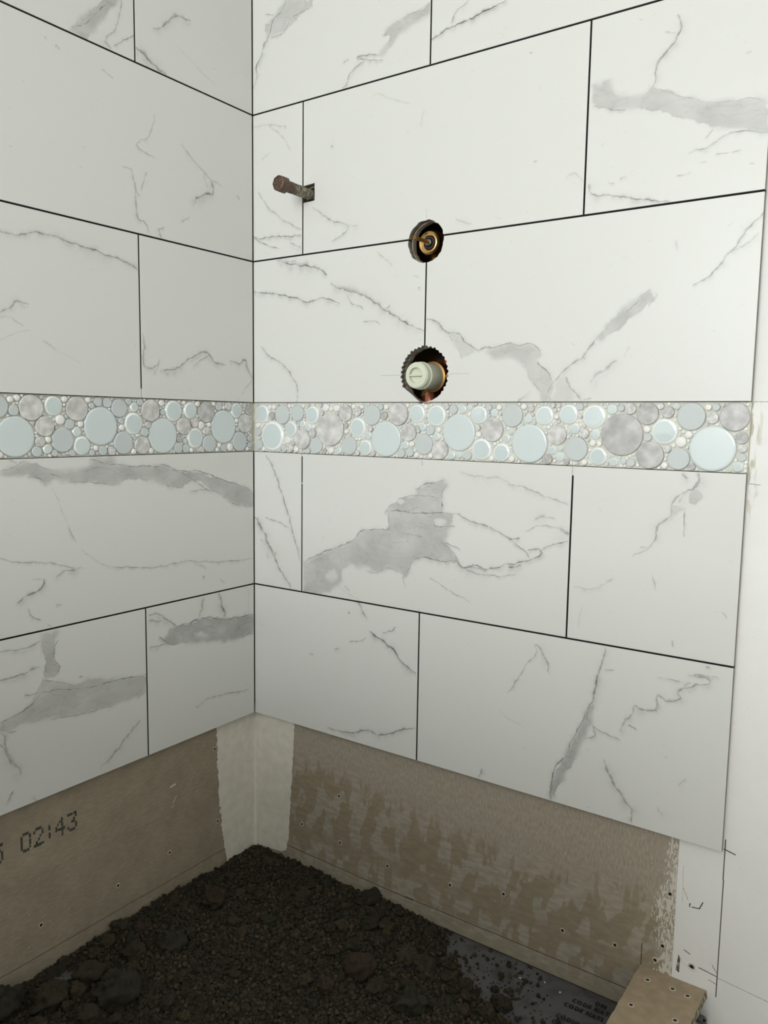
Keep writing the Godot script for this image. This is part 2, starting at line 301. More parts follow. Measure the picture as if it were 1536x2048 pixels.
# mosaic discs: [along the wall, height, radius in tenths of a millimetre, kind (+10 on the right wall)]
const DISCS := [[5601,9876,344,0],[5905,10373,193,1],[5622,10315,90,1],[5675,10493,58,5],[5554,10525,61,5],[5312,10367,219,3],[4891,10407,177,2],[4669,10528,58,5],[4433,10367,219,3],[4198,10528,58,5],[4132,10428,55,1],[3993,10499,87,1],[3793,10492,94,1],[3536,10395,175,1],[5068,10052,173,3],[4763,10164,92,5],[4587,10090,92,1],[4365,10090,60,5],[4443,9955,90,2],[3947,10057,351,0],[4730,9810,216,1],[5164,9790,87,3],[5013,9819,61,5],[5029,9658,88,2],[5228,9619,90,1],[4345,9703,174,2],[3489,10033,61,5],[3456,9744,215,1],[3724,9603,82,3],[3915,9610,89,1],[4059,9653,53,5],[4146,9577,56,1],[3504,10159,57,1],[5884,9578,57,5],[4896,9585,58,1],[4553,9581,60,1],[3227,9576,56,5],[3326,10522,64,1],[3195,10421,95,2],[3061,10520,66,1],[2821,10367,213,3],[2543,10517,69,5],[2527,10337,60,1],[2246,10371,214,2],[1808,10387,174,2],[1612,10526,60,5],[1377,10365,219,4],[1162,10536,50,5],[1024,10488,90,1],[887,10463,44,5],[750,10495,91,3],[495,10415,171,2],[253,10528,58,1],[132,10421,97,4],[241,10129,206,3],[3215,10108,213,2],[2883,10085,65,3],[2959,9947,84,1],[2520,9874,348,0],[1991,10065,173,3],[1701,10135,94,3],[1518,10084,89,5],[1299,10095,56,5],[1378,9970,86,3],[886,10057,353,0],[497,10186,51,5],[476,10004,55,1],[2088,9821,82,4],[1954,9762,59,1],[1682,9823,214,2],[1297,9704,183,1],[1012,9662,56,5],[695,9612,91,5],[408,9736,216,1],[877,9605,84,1],[1081,9572,52,5],[3028,9696,170,3],[2818,9583,63,5],[2134,9626,105,1],[1934,9610,89,1],[1792,9573,53,5],[1512,9579,59,1],[170,9570,49,5],[94,9795,59,1],[94,9654,59,1],[10195,10028,195,2],[10493,9768,195,1],[9039,10236,195,0],[1975,10541,45,5],[11761,9985,195,2],[6524,9955,195,1],[11017,10247,195,0],[8189,9694,174,2],[6949,10281,195,1],[7385,10332,195,3],[8762,9873,195,2],[7451,9687,166,0],[10563,10246,195,0],[3695,10562,21,3],[7731,9875,166,2],[8622,10307,195,0],[8272,10213,163,0],[7833,10380,195,2],[7196,9969,195,1],[9677,9809,195,2],[6149,9775,195,0],[11440,10173,172,2],[6608,10385,157,0],[11873,10431,155,0],[9267,9856,195,2],[9504,10236,195,3],[11041,9850,195,3],[6011,10078,52,2],[5977,9545,25,2],[650,9738,22,2],[130,9916,30,5],[10097,10413,173,1],[2304,9561,28,2],[203,9888,34,1],[11423,9765,192,0],[4453,10092,22,1],[10017,9711,154,3],[5056,10530,24,1],[6301,10266,167,2],[6878,9768,177,2],[6086,10024,36,2],[6018,9964,29,3],[153,9721,25,2],[4813,9543,22,5],[12022,9751,151,2],[3187,9822,27,1],[2205,10127,28,1],[5966,9599,23,2],[1613,10270,30,2],[1709,9563,26,1],[3096,10343,26,5],[5296,10107,34,3],[4892,10166,32,5],[4031,9563,31,1],[3702,9724,27,2],[3083,9888,25,1],[2046,10536,21,2],[4704,9563,27,3],[6074,10206,40,5],[2144,9933,24,5],[5926,10139,37,2],[3606,9551,24,5],[3759,9720,25,3],[592,9546,25,5],[889,10535,23,5],[5366,9579,30,3],[8415,9946,125,3],[5237,9942,21,3],[8001,10134,98,2],[5933,9648,24,2],[11314,10425,105,1],[8487,9650,122,5],[8110,9964,99,5],[11599,10444,114,3],[3292,10349,21,5],[4683,10349,27,2],[4699,10269,25,3],[264,10444,22,5],[4944,10211,21,2],[9815,10085,108,3],[9796,10406,123,1],[9041,9627,106,2],[80,9949,25,3],[7593,10116,100,5],[2652,10564,23,3],[4850,10027,27,3],[8218,10487,99,1],[4144,9715,22,2],[5728,10224,22,5],[1120,10382,33,5],[7155,9676,96,2],[5549,10437,22,5],[5077,10265,32,2],[6065,10554,33,2],[10814,9644,107,2],[6019,9588,25,5],[2978,10079,22,5],[11745,9684,102,1],[12053,10097,112,2],[5932,9701,25,2],[6529,9645,110,1],[9277,10470,116,1],[2480,10250,25,5],[500,10101,29,5],[3330,10388,27,2],[65,10281,21,5],[4299,9919,22,2],[5610,10431,22,5],[3135,9882,22,3],[10384,10483,97,2],[2003,10269,27,3],[68,9567,27,2],[10699,9977,94,2],[10794,10468,114,1],[297,10366,28,5],[3585,10194,26,1],[2950,10160,26,1],[7916,9680,95,5],[1608,9557,35,3],[3071,10406,24,5],[5226,9886,23,3],[5074,9552,22,1],[132,10548,24,5],[9464,9623,80,2],[11223,10060,68,2],[7130,10518,68,5],[2494,10431,25,2],[11701,10239,60,2],[1264,10003,24,5],[1086,9709,23,5],[8864,10493,80,3],[629,10561,22,1],[7724,9629,75,2],[8398,10441,62,2],[11155,9594,74,5],[9064,10524,62,5],[12094,10313,80,1],[9951,10193,61,1],[11124,10509,77,3],[6191,10045,66,3],[3232,9866,24,1],[8827,9621,61,2],[5967,9943,21,5],[6833,10008,63,2],[12091,10469,62,2],[2030,9707,21,2],[2241,9546,24,5],[10969,10516,63,3],[9211,9581,61,2],[6211,10498,77,3],[6701,9602,61,2],[5951,10020,28,5],[5080,10484,22,3],[9523,10522,64,5],[9945,9934,67,1],[7503,9971,66,3],[5742,10549,25,1],[6066,9557,26,1],[6068,10139,23,2],[1987,9863,23,5],[2573,10259,26,2],[10235,9611,80,2],[3816,9678,26,5],[5923,10072,24,1],[10587,10521,65,2],[4113,10530,21,3],[9837,9582,62,1],[1925,9861,28,5],[3162,10539,22,5],[3048,10287,22,1],[6355,9609,63,2],[5117,10551,35,3],[2420,10560,26,3],[4681,10429,29,5],[8671,9586,65,2],[3560,9975,26,3],[9014,9975,62,2],[7772,10108,66,2],[2015,10456,26,3],[60,9881,25,5],[11979,10262,39,1],[10226,9787,43,3],[1003,9559,23,1],[11899,9579,48,5],[6380,10517,48,1],[9649,9557,36,3],[6401,9750,39,5],[7012,10542,44,2],[7044,9574,48,3],[9330,9581,48,5],[1445,9871,23,5],[1160,9543,22,2],[9857,10251,38,1],[8508,10100,36,1],[7941,9887,39,1],[6094,10490,24,5],[6766,10531,48,1],[8978,9762,39,5],[6941,9996,41,1],[10941,9564,38,2],[12138,9921,48,2],[8462,10533,45,3],[5792,9544,23,5],[8047,10534,48,1],[6700,10180,48,2],[11609,9563,43,5],[1277,9918,23,5],[10646,9567,46,5],[4320,9993,23,1],[8608,10547,39,2],[10766,9851,44,1],[7543,10531,48,5],[7269,9561,40,5],[6882,10520,48,5],[12122,9587,37,1],[11884,10204,48,1],[10469,10007,41,1],[9672,10540,46,5],[4870,10092,24,5],[10823,10072,48,2],[11295,9566,40,2],[8080,10451,36,3],[8561,10027,37,2],[9001,9855,40,2],[6602,10187,36,5],[8070,10373,37,2],[7404,10090,40,5],[9466,9984,36,1],[4144,9662,25,5],[7596,10452,42,5],[11026,9598,48,3],[7624,10261,41,2],[10288,10284,48,2],[9293,10096,42,5],[2963,10565,21,3],[11805,10245,36,1],[3739,10378,24,5],[340,10553,28,5],[1565,10202,25,3],[7951,10000,40,2],[6771,10111,46,1],[181,9644,22,1],[7996,9817,46,5],[2443,10511,23,5],[9771,10242,37,2],[11453,10531,48,5],[9605,10456,37,3],[5992,10165,28,1],[11265,9938,38,3],[8524,9810,37,1],[8765,10111,38,1],[4647,10226,33,1],[3211,9772,23,1],[7653,10534,37,2],[4179,10357,23,5],[4647,9581,23,3],[4988,9545,25,3],[2575,10416,28,2],[1387,10094,27,2],[5422,9548,25,2],[2089,10562,24,5],[5468,10563,23,3],[5863,10141,21,1],[8717,10535,47,5],[11254,10276,36,5],[1998,10325,22,3],[3559,10093,23,2],[3221,10544,26,2],[9903,10546,40,1],[6504,10203,40,3],[10362,9570,37,3],[8009,9568,41,1],[8052,10279,41,5],[6258,9563,38,1],[10787,10160,39,5],[3433,10214,24,1],[7252,10538,45,2],[1715,10565,21,5],[2723,9558,23,1],[6481,10544,41,2],[8847,10098,37,1],[4592,10562,21,3],[211,10351,201,12],[73,10091,63,15],[92,9941,82,11],[118,9666,108,11],[256,9573,53,15],[438,10496,62,15],[568,10498,62,15],[505,10307,90,14],[810,10336,210,11],[1247,10367,173,11],[1412,10521,47,15],[1664,10332,191,12],[2020,10491,88,15],[2173,10462,54,15],[2313,10477,81,15],[2554,10380,171,13],[2756,10510,53,15],[2864,10411,88,13],[2971,10506,49,15],[3215,10345,207,11],[3439,10502,61,11],[3517,10337,86,14],[518,9864,333,12],[1065,10027,167,12],[1384,10134,84,12],[1553,10062,78,12],[1701,10086,52,15],[1677,9943,87,13],[2155,10040,347,13],[2561,10127,59,14],[2585,9998,50,15],[2866,10089,199,12],[3191,10072,61,13],[3132,9932,85,12],[967,9787,86,15],[1393,9814,211,13],[1040,9616,95,13],[864,9597,77,11],[1210,9592,71,15],[1554,9577,56,11],[1762,9692,172,11],[1995,9580,59,14],[2172,9598,77,15],[2382,9597,76,12],[2653,9714,190,11],[2868,9578,58,13],[3065,9683,160,12],[3262,9578,57,13],[1917,10377,60,13],[3574,9870,349,10],[3568,10502,60,15],[3864,10366,220,13],[4296,10381,180,12],[4497,10513,54,15],[4733,10343,208,12],[4948,10515,62,13],[5097,10461,90,11],[5303,10466,84,12],[5445,10502,56,12],[5643,10363,168,12],[5850,10503,60,11],[5953,10398,75,12],[6050,10501,60,15],[4113,10017,171,13],[4434,10123,79,12],[4603,10066,92,11],[4791,10075,55,15],[4739,9944,80,12],[5231,10030,341,10],[5627,10132,56,13],[5649,10006,61,15],[5928,10097,215,13],[4031,9767,86,12],[4187,9792,60,15],[3938,9610,89,11],[4150,9631,89,11],[4457,9791,200,11],[4827,9697,176,13],[4295,9580,59,15],[4617,9577,56,15],[5089,9601,80,12],[5239,9611,65,12],[5421,9610,82,11],[5712,9734,202,12],[5926,9577,56,15],[6125,9691,167,12],[6314,10356,206,11],[6536,10517,62,15],[6669,10489,69,13],[6627,10301,77,12],[6929,10361,171,12],[6291,10066,55,12],[6208,9947,79,12],[6665,9866,339,10],[7372,10387,172,12],[7574,10516,62,11],[7824,10353,202,12],[8126,10471,89,12],[8280,10494,57,11],[7179,10031,170,13],[7497,10143,90,12],[7663,10070,86,13],[7860,10055,86,12],[8311,10060,347,14],[7820,9906,62,15],[7096,9764,79,12],[7245,9800,53,12],[7015,9610,89,14],[7243,9646,79,12],[7530,9800,207,11],[7367,9574,53,14],[7683,9578,57,15],[7923,9686,155,12],[8190,9605,76,12],[8352,9622,52,12],[8484,9606,70,11],[6330,9581,60,15],[8435,10488,92,13],[8715,10404,177,14],[8917,10531,55,13],[9037,10432,95,14],[9164,10528,58,12],[9397,10367,219,11],[9644,10510,56,15],[9763,10511,57,11],[9714,10348,92,13],[10034,10367,219,14],[8717,10157,64,15],[8998,10124,210,12],[8737,10026,64,11],[9374,10080,64,15],[9261,9964,92,15],[9739,9871,351,10],[10157,10053,93,14],[9053,9851,62,13],[8787,9740,220,14],[9023,9580,59,15],[9237,9694,174,11],[9445,9579,58,14],[10178,9891,64,13],[10173,9757,64,11],[10120,9606,83,12],[5979,9844,39,15],[7189,10543,43,13],[9237,10085,27,13],[2678,9944,34,13],[8118,9702,36,12],[889,9918,35,12],[2915,9854,36,15],[5526,10534,26,13],[1910,9553,25,15],[1430,9548,27,12],[2390,10562,24,15],[10010,9545,25,12],[1548,10537,39,11],[1013,10523,52,15],[6166,10149,24,11],[5434,10375,36,15],[9291,10124,25,15],[6475,9543,22,13],[939,10559,25,11],[1313,9591,21,12],[6747,10233,32,11],[1658,10552,23,15],[7124,10451,39,11],[2976,9878,25,15],[6186,10100,24,12],[2902,9777,23,11],[4175,10204,22,12],[4117,10250,37,13],[1438,10292,27,13],[2749,10319,28,13],[9041,9745,24,11],[6527,10209,26,11],[7012,10163,38,15],[5205,10521,23,15],[3439,10239,34,15],[4878,9897,26,15],[2640,10182,32,15],[7101,10262,22,15],[4982,10340,36,13],[50,10548,38,11],[4427,10556,24,15],[9147,10309,22,15],[8566,10546,25,13],[7152,9578,30,15],[6094,10277,23,12],[2877,9662,21,15],[3613,10260,32,15],[4612,10545,23,13],[3107,10138,22,15],[8180,9711,21,12],[6587,10429,28,15],[4167,10561,25,15],[10088,9710,21,13],[8010,10510,29,12],[2753,10375,23,11],[7157,10335,44,15],[1075,10251,29,11],[5162,10561,25,15],[249,10115,29,15],[3353,10533,22,13],[864,9719,33,15],[1786,10113,24,11],[1314,10555,21,15],[1888,10540,46,11],[7935,9900,48,15],[9457,10123,22,15],[6324,9730,23,12],[7770,9786,23,15],[1078,9805,21,15],[7736,9958,32,11],[4501,10215,30,11],[6963,10117,24,11],[2832,10564,22,15],[5542,9558,37,12],[7597,10209,24,15],[1783,9900,23,11],[7060,9866,24,11],[7655,10190,28,13],[682,10545,30,13],[2989,10286,21,15],[1973,9714,22,15],[3678,10564,22,12],[1107,10534,38,15],[9938,9543,23,12],[2449,9806,23,13],[4333,10047,42,11],[2390,9702,25,15],[8078,9571,33,13],[7376,9995,26,15],[8937,10361,23,11],[840,10089,34,13],[1807,10539,31,15],[3082,10538,22,11],[7196,10262,34,13],[7083,10539,47,13],[6381,10128,26,13],[6419,9578,24,11],[1266,10101,34,13],[5054,9703,23,12],[4973,9555,23,15],[7343,10188,23,13],[7471,10027,22,11],[7536,10275,22,15],[2114,10558,23,11],[7378,10089,33,12],[2883,9722,21,11],[7581,10351,35,13],[9148,9901,32,15],[8515,9735,32,12],[341,10540,23,11],[187,10077,38,15],[4073,10539,47,15],[7479,10564,22,15],[2229,10546,22,15],[5746,10528,21,13],[3104,10045,25,15],[2502,9882,28,11],[3777,9548,27,15],[753,9580,30,11],[9524,9544,24,12],[7585,10284,23,15],[4978,10416,32,15],[9046,10563,23,13],[6102,9906,30,15],[2840,9852,34,15],[5481,9735,24,15],[8592,9569,34,15],[10206,10188,24,13],[2460,10564,23,15],[2976,10349,27,15],[6753,10547,28,15],[7060,10211,23,13],[82,9805,31,15],[6737,10310,23,12],[1206,10166,26,11],[7562,9564,26,13],[1137,9720,43,13],[4266,10165,34,12],[1365,9579,21,13],[5948,10521,35,11],[6292,9843,30,12],[3275,10106,24,13],[3916,10036,21,15],[4446,10234,23,11],[3922,10123,25,15],[6847,9545,24,12],[10229,9616,22,15],[7449,9556,26,15],[1286,10032,26,13],[9640,10250,26,11],[4823,10563,23,11],[117,10559,22,12],[7284,10565,21,12],[2413,9760,28,12],[10205,10551,27,12],[6169,10557,29,12],[1458,10434,33,12],[1502,10153,22,15],[1842,10482,23,15],[2007,9678,23,13],[1047,10378,22,13],[6316,9980,23,12],[2673,10548,30,15],[2872,10534,23,15],[4410,9549,28,15],[5852,10352,31,11],[2073,9628,21,15],[7776,9562,32,12],[7766,10126,27,15],[4327,10176,22,15],[7665,10548,30,13],[3010,9916,21,15],[6936,10161,23,15],[1713,10546,24,15],[4431,10017,22,15],[1441,10235,24,15],[2312,9684,31,15],[3957,9860,28,11],[6555,10380,25,11],[6711,10372,28,11],[4850,10137,24,12],[4509,9567,25,15],[4055,9552,29,13],[2931,10316,23,11],[8295,9684,25,12],[9149,10373,24,15],[156,9813,27,13],[1071,10467,24,11],[6451,10560,26,15],[5210,10398,22,15],[1171,10553,23,12],[1145,9835,33,12],[1778,10027,26,11],[7001,10546,22,12],[2524,9947,25,13],[7724,9664,24,11],[8384,9546,25,15],[5656,10562,24,11],[9852,10551,34,11],[6806,10522,26,15],[4846,9954,23,15],[6025,10324,24,15],[7946,10157,24,12],[6049,9884,23,13],[380,10197,22,13],[4481,10029,21,13],[7343,10138,21,15],[2255,9665,24,15],[3030,10555,23,12],[10046,10099,22,12],[6897,9571,27,13],[2916,10557,21,15],[594,10229,24,13],[7591,10430,21,15],[10235,9683,23,13],[2983,10409,26,11],[2499,10186,21,15],[9378,9989,22,13],[860,10017,33,15],[8459,9716,22,15],[6893,10561,26,12],[5579,10560,27,13],[5026,10562,24,15],[5328,9549,24,11],[6301,9786,23,15],[8076,10353,23,15],[10230,9546,25,15],[9358,9881,26,13],[7255,10226,22,11],[6075,10383,30,13],[7939,10556,26,15],[3890,10081,23,12],[5372,10561,25,13],[7418,10037,26,11],[4313,10117,26,11],[8323,9547,23,15],[2279,9589,22,12],[8047,10559,24,15],[4490,10297,26,11],[691,9544,24,12],[4510,10429,25,15],[7142,10224,22,11],[3035,9873,23,12],[2803,10306,22,12],[5048,10351,24,15],[5935,9795,22,12],[48,10184,27,15],[4960,10278,21,11],[1057,10306,21,15],[3601,10419,24,15],[1479,10550,21,15],[4533,10168,22,15],[6451,10168,21,15],[6001,9542,21,11],[4060,10211,25,13],[59,9543,23,11],[2482,9550,29,13],[3363,9557,23,15],[8219,10556,26,12],[7134,9640,25,12],[6953,10564,22,11],[1265,10162,23,11],[1501,10483,25,15],[5848,10413,25,11],[9032,9680,27,15],[4853,10003,22,12],[9237,10167,27,15],[8417,9679,24,13],[4626,9947,24,15],[5589,9937,24,15],[9789,10245,21,15],[8343,10563,21,12],[3130,10564,22,13],[8940,9544,23,13],[333,9545,25,15],[7283,9543,22,15],[5911,9856,22,12],[440,10407,22,13],[2164,10550,22,15],[4263,9662,23,13],[2642,10068,21,15],[5724,9961,21,11],[7190,10468,22,13],[3842,9542,21,15],[2077,9548,24,13],[7510,9552,23,15],[7552,10033,22,13],[6238,10128,21,15],[1446,10360,21,11],[3200,9839,21,12],[585,10412,22,13],[6980,10059,25,15],[2341,10371,24,13],[4100,10448,23,12]]

var M := {}
var wall_r: Node3D
var wall_l: Node3D
var warp := FastNoiseLite.new()
var rough := FastNoiseLite.new()

# ------------------------------------------------------------------ helpers
func meta(o: Node, label := "", category := "", group := "", kind := ""):
	if label: o.set_meta("label", label)
	if category: o.set_meta("category", category)
	if group: o.set_meta("group", group)
	if kind: o.set_meta("kind", kind)
	return o

func group_node(called: String, parent: Node, at := Vector3.ZERO) -> Node3D:
	var o := Node3D.new()
	o.name = called
	o.position = at
	parent.add_child(o, true)
	return o

func put(called: String, mesh: Mesh, mat: Material, parent: Node, t := Transform3D.IDENTITY) -> MeshInstance3D:
	var o := MeshInstance3D.new()
	o.name = called
	o.mesh = mesh
	if mat: o.material_override = mat
	o.transform = t
	parent.add_child(o, true)
	return o

func mat(c: Color, roughness := 0.6, metallic := 0.0) -> StandardMaterial3D:
	var m := StandardMaterial3D.new()
	m.albedo_color = c
	m.roughness = roughness
	m.metallic = metallic
	return m

func rgb8(r: int, g: int, b: int) -> Color:
	return Color(r / 255.0, g / 255.0, b / 255.0)

func noise(seed_: int, freq: float, octaves := 4) -> FastNoiseLite:
	var n := FastNoiseLite.new()
	n.seed = seed_
	n.frequency = freq
	n.fractal_octaves = octaves
	n.noise_type = FastNoiseLite.TYPE_SIMPLEX_SMOOTH
	return n

func noise_tex(seed_: int, size: int, freq: float, a: Color, b: Color, octaves := 4, seamless := true) -> ImageTexture:
	var im := noise(seed_, freq, octaves).get_seamless_image(size, size) if seamless else noise(seed_, freq, octaves).get_image(size, size)
	im.convert(Image.FORMAT_L8)
	var d := im.get_data()
	var out := PackedByteArray()
	out.resize(size * size * 3)
	for i in size * size:
		var c := a.lerp(b, d[i] / 255.0)
		out[i * 3] = mini(255, int(c.r * 255)); out[i * 3 + 1] = mini(255, int(c.g * 255)); out[i * 3 + 2] = mini(255, int(c.b * 255))
	return ImageTexture.create_from_image(Image.create_from_data(size, size, false, Image.FORMAT_RGB8, out))

func triplanar(m: StandardMaterial3D, per_metre: float) -> StandardMaterial3D:
	m.uv1_triplanar = true
	m.uv1_scale = Vector3.ONE * per_metre
	return m

# a triangle whose front looks along n
func tri(st: SurfaceTool, a: Vector3, b: Vector3, c: Vector3, n: Vector3, ua := Vector2.ZERO, ub := Vector2.ZERO, uc := Vector2.ZERO) -> void:
	var flip := (b - a).cross(c - a).dot(n) > 0.0
	st.set_normal(n); st.set_uv(ua); st.add_vertex(a)
	if flip:
		st.set_normal(n); st.set_uv(uc); st.add_vertex(c)
		st.set_normal(n); st.set_uv(ub); st.add_vertex(b)
	else:
		st.set_normal(n); st.set_uv(ub); st.add_vertex(b)
		st.set_normal(n); st.set_uv(uc); st.add_vertex(c)

func begin() -> SurfaceTool:
	var st := SurfaceTool.new()
	st.begin(Mesh.PRIMITIVE_TRIANGLES)
	return st

# a point on a wall: along it, up, and out of it
func on(left: bool, u: float, y: float, d: float) -> Vector3:
	return Vector3(d, y, u) if left else Vector3(u, y, d)

func nrm(left: bool, u: float, y: float, d: float) -> Vector3:
	return on(left, u, y, d).normalized()

# polygons in the plane of a wall, between two depths, with a small chamfer round the front
func slab(left: bool, polys: Array, front: float, back: float, chamfer := 0.0, uv_rect := Rect2(0, 0, 1, 1), split := false) -> ArrayMesh:
	var st := begin()
	var sides := begin() if split else st
	for pp in polys:
		var p: PackedVector2Array = pp
		if Geometry2D.is_polygon_clockwise(p): p.reverse()
		var q := PackedVector2Array()
		for i in p.size():
			var e1 := (p[i] - p[i - 1]).normalized()
			var e2 := (p[(i + 1) % p.size()] - p[i]).normalized()
			var inward := (Vector2(-e1.y, e1.x) + Vector2(-e2.y, e2.x)).normalized()
			q.append(p[i] + inward * chamfer * 1.3 if chamfer > 0.0 else p[i])
		var uv := PackedVector2Array()
		for v in q: uv.append(Vector2((v.x - uv_rect.position.x) / uv_rect.size.x, 1.0 - (v.y - uv_rect.position.y) / uv_rect.size.y))
		var idx := Geometry2D.triangulate_polygon(q)
		if idx.is_empty():
			q = p.duplicate()
			idx = Geometry2D.triangulate_polygon(q)
			if idx.is_empty(): print("no triangles for a polygon of ", p.size())
		var n := nrm(left, 0, 0, 1)
		for i in range(0, idx.size(), 3):
			var a := idx[i]; var b := idx[i + 1]; var c := idx[i + 2]
			tri(st, on(left, q[a].x, q[a].y, front), on(left, q[b].x, q[b].y, front), on(left, q[c].x, q[c].y, front), n, uv[a], uv[b], uv[c])
			tri(st, on(left, p[a].x, p[a].y, back), on(left, p[b].x, p[b].y, back), on(left, p[c].x, p[c].y, back), -n, uv[a], uv[b], uv[c])
		for i in p.size():
			var j := (i + 1) % p.size()
			var e := (p[j] - p[i]).normalized()
			var o2 := Vector2(e.y, -e.x)
			var ns := nrm(left, o2.x, o2.y, 0)
			var fd := front - chamfer
			var a1 := on(left, p[i].x, p[i].y, fd); var b1 := on(left, p[j].x, p[j].y, fd)
			var a0 := on(left, p[i].x, p[i].y, back); var b0 := on(left, p[j].x, p[j].y, back)
			tri(sides, a1, b1, b0, ns, uv[i], uv[j], uv[j]); tri(sides, a1, b0, a0, ns, uv[i], uv[j], uv[i])
			if chamfer > 0.0:
				var nc := (ns + n).normalized()
				var a2 := on(left, q[i].x, q[i].y, front); var b2 := on(left, q[j].x, q[j].y, front)
				tri(st, a2, b2, b1, nc, uv[i], uv[j], uv[j]); tri(st, a2, b1, a1, nc, uv[i], uv[j], uv[i])
	var mesh := st.commit()
	if split: sides.commit(mesh)
	return mesh

func rect(u0: float, y0: float, u1: float, y1: float) -> PackedVector2Array:
	return PackedVector2Array([Vector2(u0, y0), Vector2(u1, y0), Vector2(u1, y1), Vector2(u0, y1)])

func disc_poly(c: Vector2, r: float, n: int, jag := 0.0, seed_ := 1, phase := 0.0) -> PackedVector2Array:
	var g := RandomNumberGenerator.new()
	g.seed = seed_
	var p := PackedVector2Array()
	for i in n:
		var a := TAU * i / n + phase
		p.append(c + Vector2(cos(a), sin(a)) * (r + (g.randf() - 0.35) * jag))
	return p

func cut(polys: Array, hole: PackedVector2Array) -> Array:
	var out := []
	for p in polys:
		for q in Geometry2D.clip_polygons(p, hole):
			if not Geometry2D.is_polygon_clockwise(q): out.append(q)
	return out

func box(a: Vector3, b: Vector3, bevel := 0.0) -> ArrayMesh:
	var lo := Vector3(minf(a.x, b.x), minf(a.y, b.y), minf(a.z, b.z))
	var hi := Vector3(maxf(a.x, b.x), maxf(a.y, b.y), maxf(a.z, b.z))
	var st := begin()
	add_box(st, lo, hi, bevel)
	return st.commit()

func add_box(st: SurfaceTool, lo: Vector3, hi: Vector3, bevel := 0.0) -> void:
	for axis in 3:
		for s in [0, 1]:
			var u := (axis + 1) % 3
			var v := (axis + 2) % 3
			var n := Vector3.ZERO
			n[axis] = 1.0 if s else -1.0
			var pts := []
			for k in [[0, 0], [1, 0], [1, 1], [0, 1]]:
				var p := Vector3.ZERO
				p[axis] = hi[axis] if s else lo[axis]
				p[u] = (hi[u] - bevel) if k[0] else (lo[u] + bevel)
				p[v] = (hi[v] - bevel) if k[1] else (lo[v] + bevel)
				pts.append(p)
			tri(st, pts[0], pts[1], pts[2], n, Vector2(0, 0), Vector2(1, 0), Vector2(1, 1))
			tri(st, pts[0], pts[2], pts[3], n, Vector2(0, 0), Vector2(1, 1), Vector2(0, 1))
	if bevel > 0.0:
		for axis in 3:   # the twelve bevelled edges
			var u := (axis + 1) % 3
			var v := (axis + 2) % 3
			for su in [0, 1]:
				for sv in [0, 1]:
					var n := Vector3.ZERO
					n[u] = 1.0 if su else -1.0
					n[v] = 1.0 if sv else -1.0
					var q := []
					for e in [0, 1]:
						for w in [0, 1]:
							var p := Vector3.ZERO
							p[axis] = (hi[axis] - bevel) if e else (lo[axis] + bevel)
							p[u] = (hi[u] if su else lo[u]) - (n[u] * bevel if w else 0.0)
							p[v] = (hi[v] if sv else lo[v]) - (0.0 if w else n[v] * bevel)
							q.append(p)
					tri(st, q[0], q[1], q[3], n.normalized()); tri(st, q[0], q[3], q[2], n.normalized())

# profile of (radius, height) turned round +z; smooth where the turn is slight
func lathe(profile: Array, sides := 24, st: SurfaceTool = null) -> SurfaceTool:
	if st == null: st = begin()
	for k in profile.size() - 1:
		var a: Vector2 = profile[k]; var b: Vector2 = profile[k + 1]
		var t := (b - a).normalized()
		var n2 := Vector2(-t.y, t.x) * -1.0   # outward for a profile that runs from the back to the front
		for i in sides:
			var a0 := TAU * i / sides; var a1 := TAU * (i + 1) / sides
			var d0 := Vector3(cos(a0), sin(a0), 0); var d1 := Vector3(cos(a1), sin(a1), 0)
			var P := [d0 * a.x + Vector3(0, 0, a.y), d1 * a.x + Vector3(0, 0, a.y), d1 * b.x + Vector3(0, 0, b.y), d0 * b.x + Vector3(0, 0, b.y)]
			var N := [d0 * n2.x + Vector3(0, 0, n2.y), d1 * n2.x + Vector3(0, 0, n2.y)]
			var order := [[0, 1, 2], [0, 2, 3]]
			for o in order:
				if (P[o[0]] - P[o[1]]).length() < 1e-7 or (P[o[1]] - P[o[2]]).length() < 1e-7 or (P[o[2]] - P[o[0]]).length() < 1e-7: continue
				var mid: Vector3 = (N[0] + N[1]).normalized()
				var ids: Array = o
				if (P[o[1]] - P[o[0]]).cross(P[o[2]] - P[o[0]]).dot(mid) > 0.0: ids = [o[0], o[2], o[1]]
				for v in ids:
					st.set_normal(N[0] if v in [0, 3] else N[1])
					st.set_uv(Vector2(P[v].x * 0.5 + 0.5, P[v].y * 0.5 + 0.5))
					st.add_vertex(P[v])
	return st

# a round bar along a list of points
func tube(points: Array, radius: float, sides := 12, st: SurfaceTool = null) -> SurfaceTool:
	if st == null: st = begin()
	for k in points.size() - 1:
		var a: Vector3 = points[k]; var b: Vector3 = points[k + 1]
		var d := (b - a).normalized()
		var s := d.cross(Vector3.UP if absf(d.y) < 0.9 else Vector3.RIGHT).normalized()
		var w := d.cross(s)
		for i in sides:
			var n0 := s * cos(TAU * i / sides) + w * sin(TAU * i / sides)
			var n1 := s * cos(TAU * (i + 1) / sides) + w * sin(TAU * (i + 1) / sides)
			var n := (n0 + n1).normalized()
			tri(st, a + n0 * radius, a + n1 * radius, b + n1 * radius, n); tri(st, a + n0 * radius, b + n1 * radius, b + n0 * radius, n)
			tri(st, a, a + n0 * radius, a + n1 * radius, -d); tri(st, b, b + n0 * radius, b + n1 * radius, d)
	return st

# ------------------------------------------------------------------ print of the tiles
var buf: PackedByteArray
var bw := 0
var bh := 0

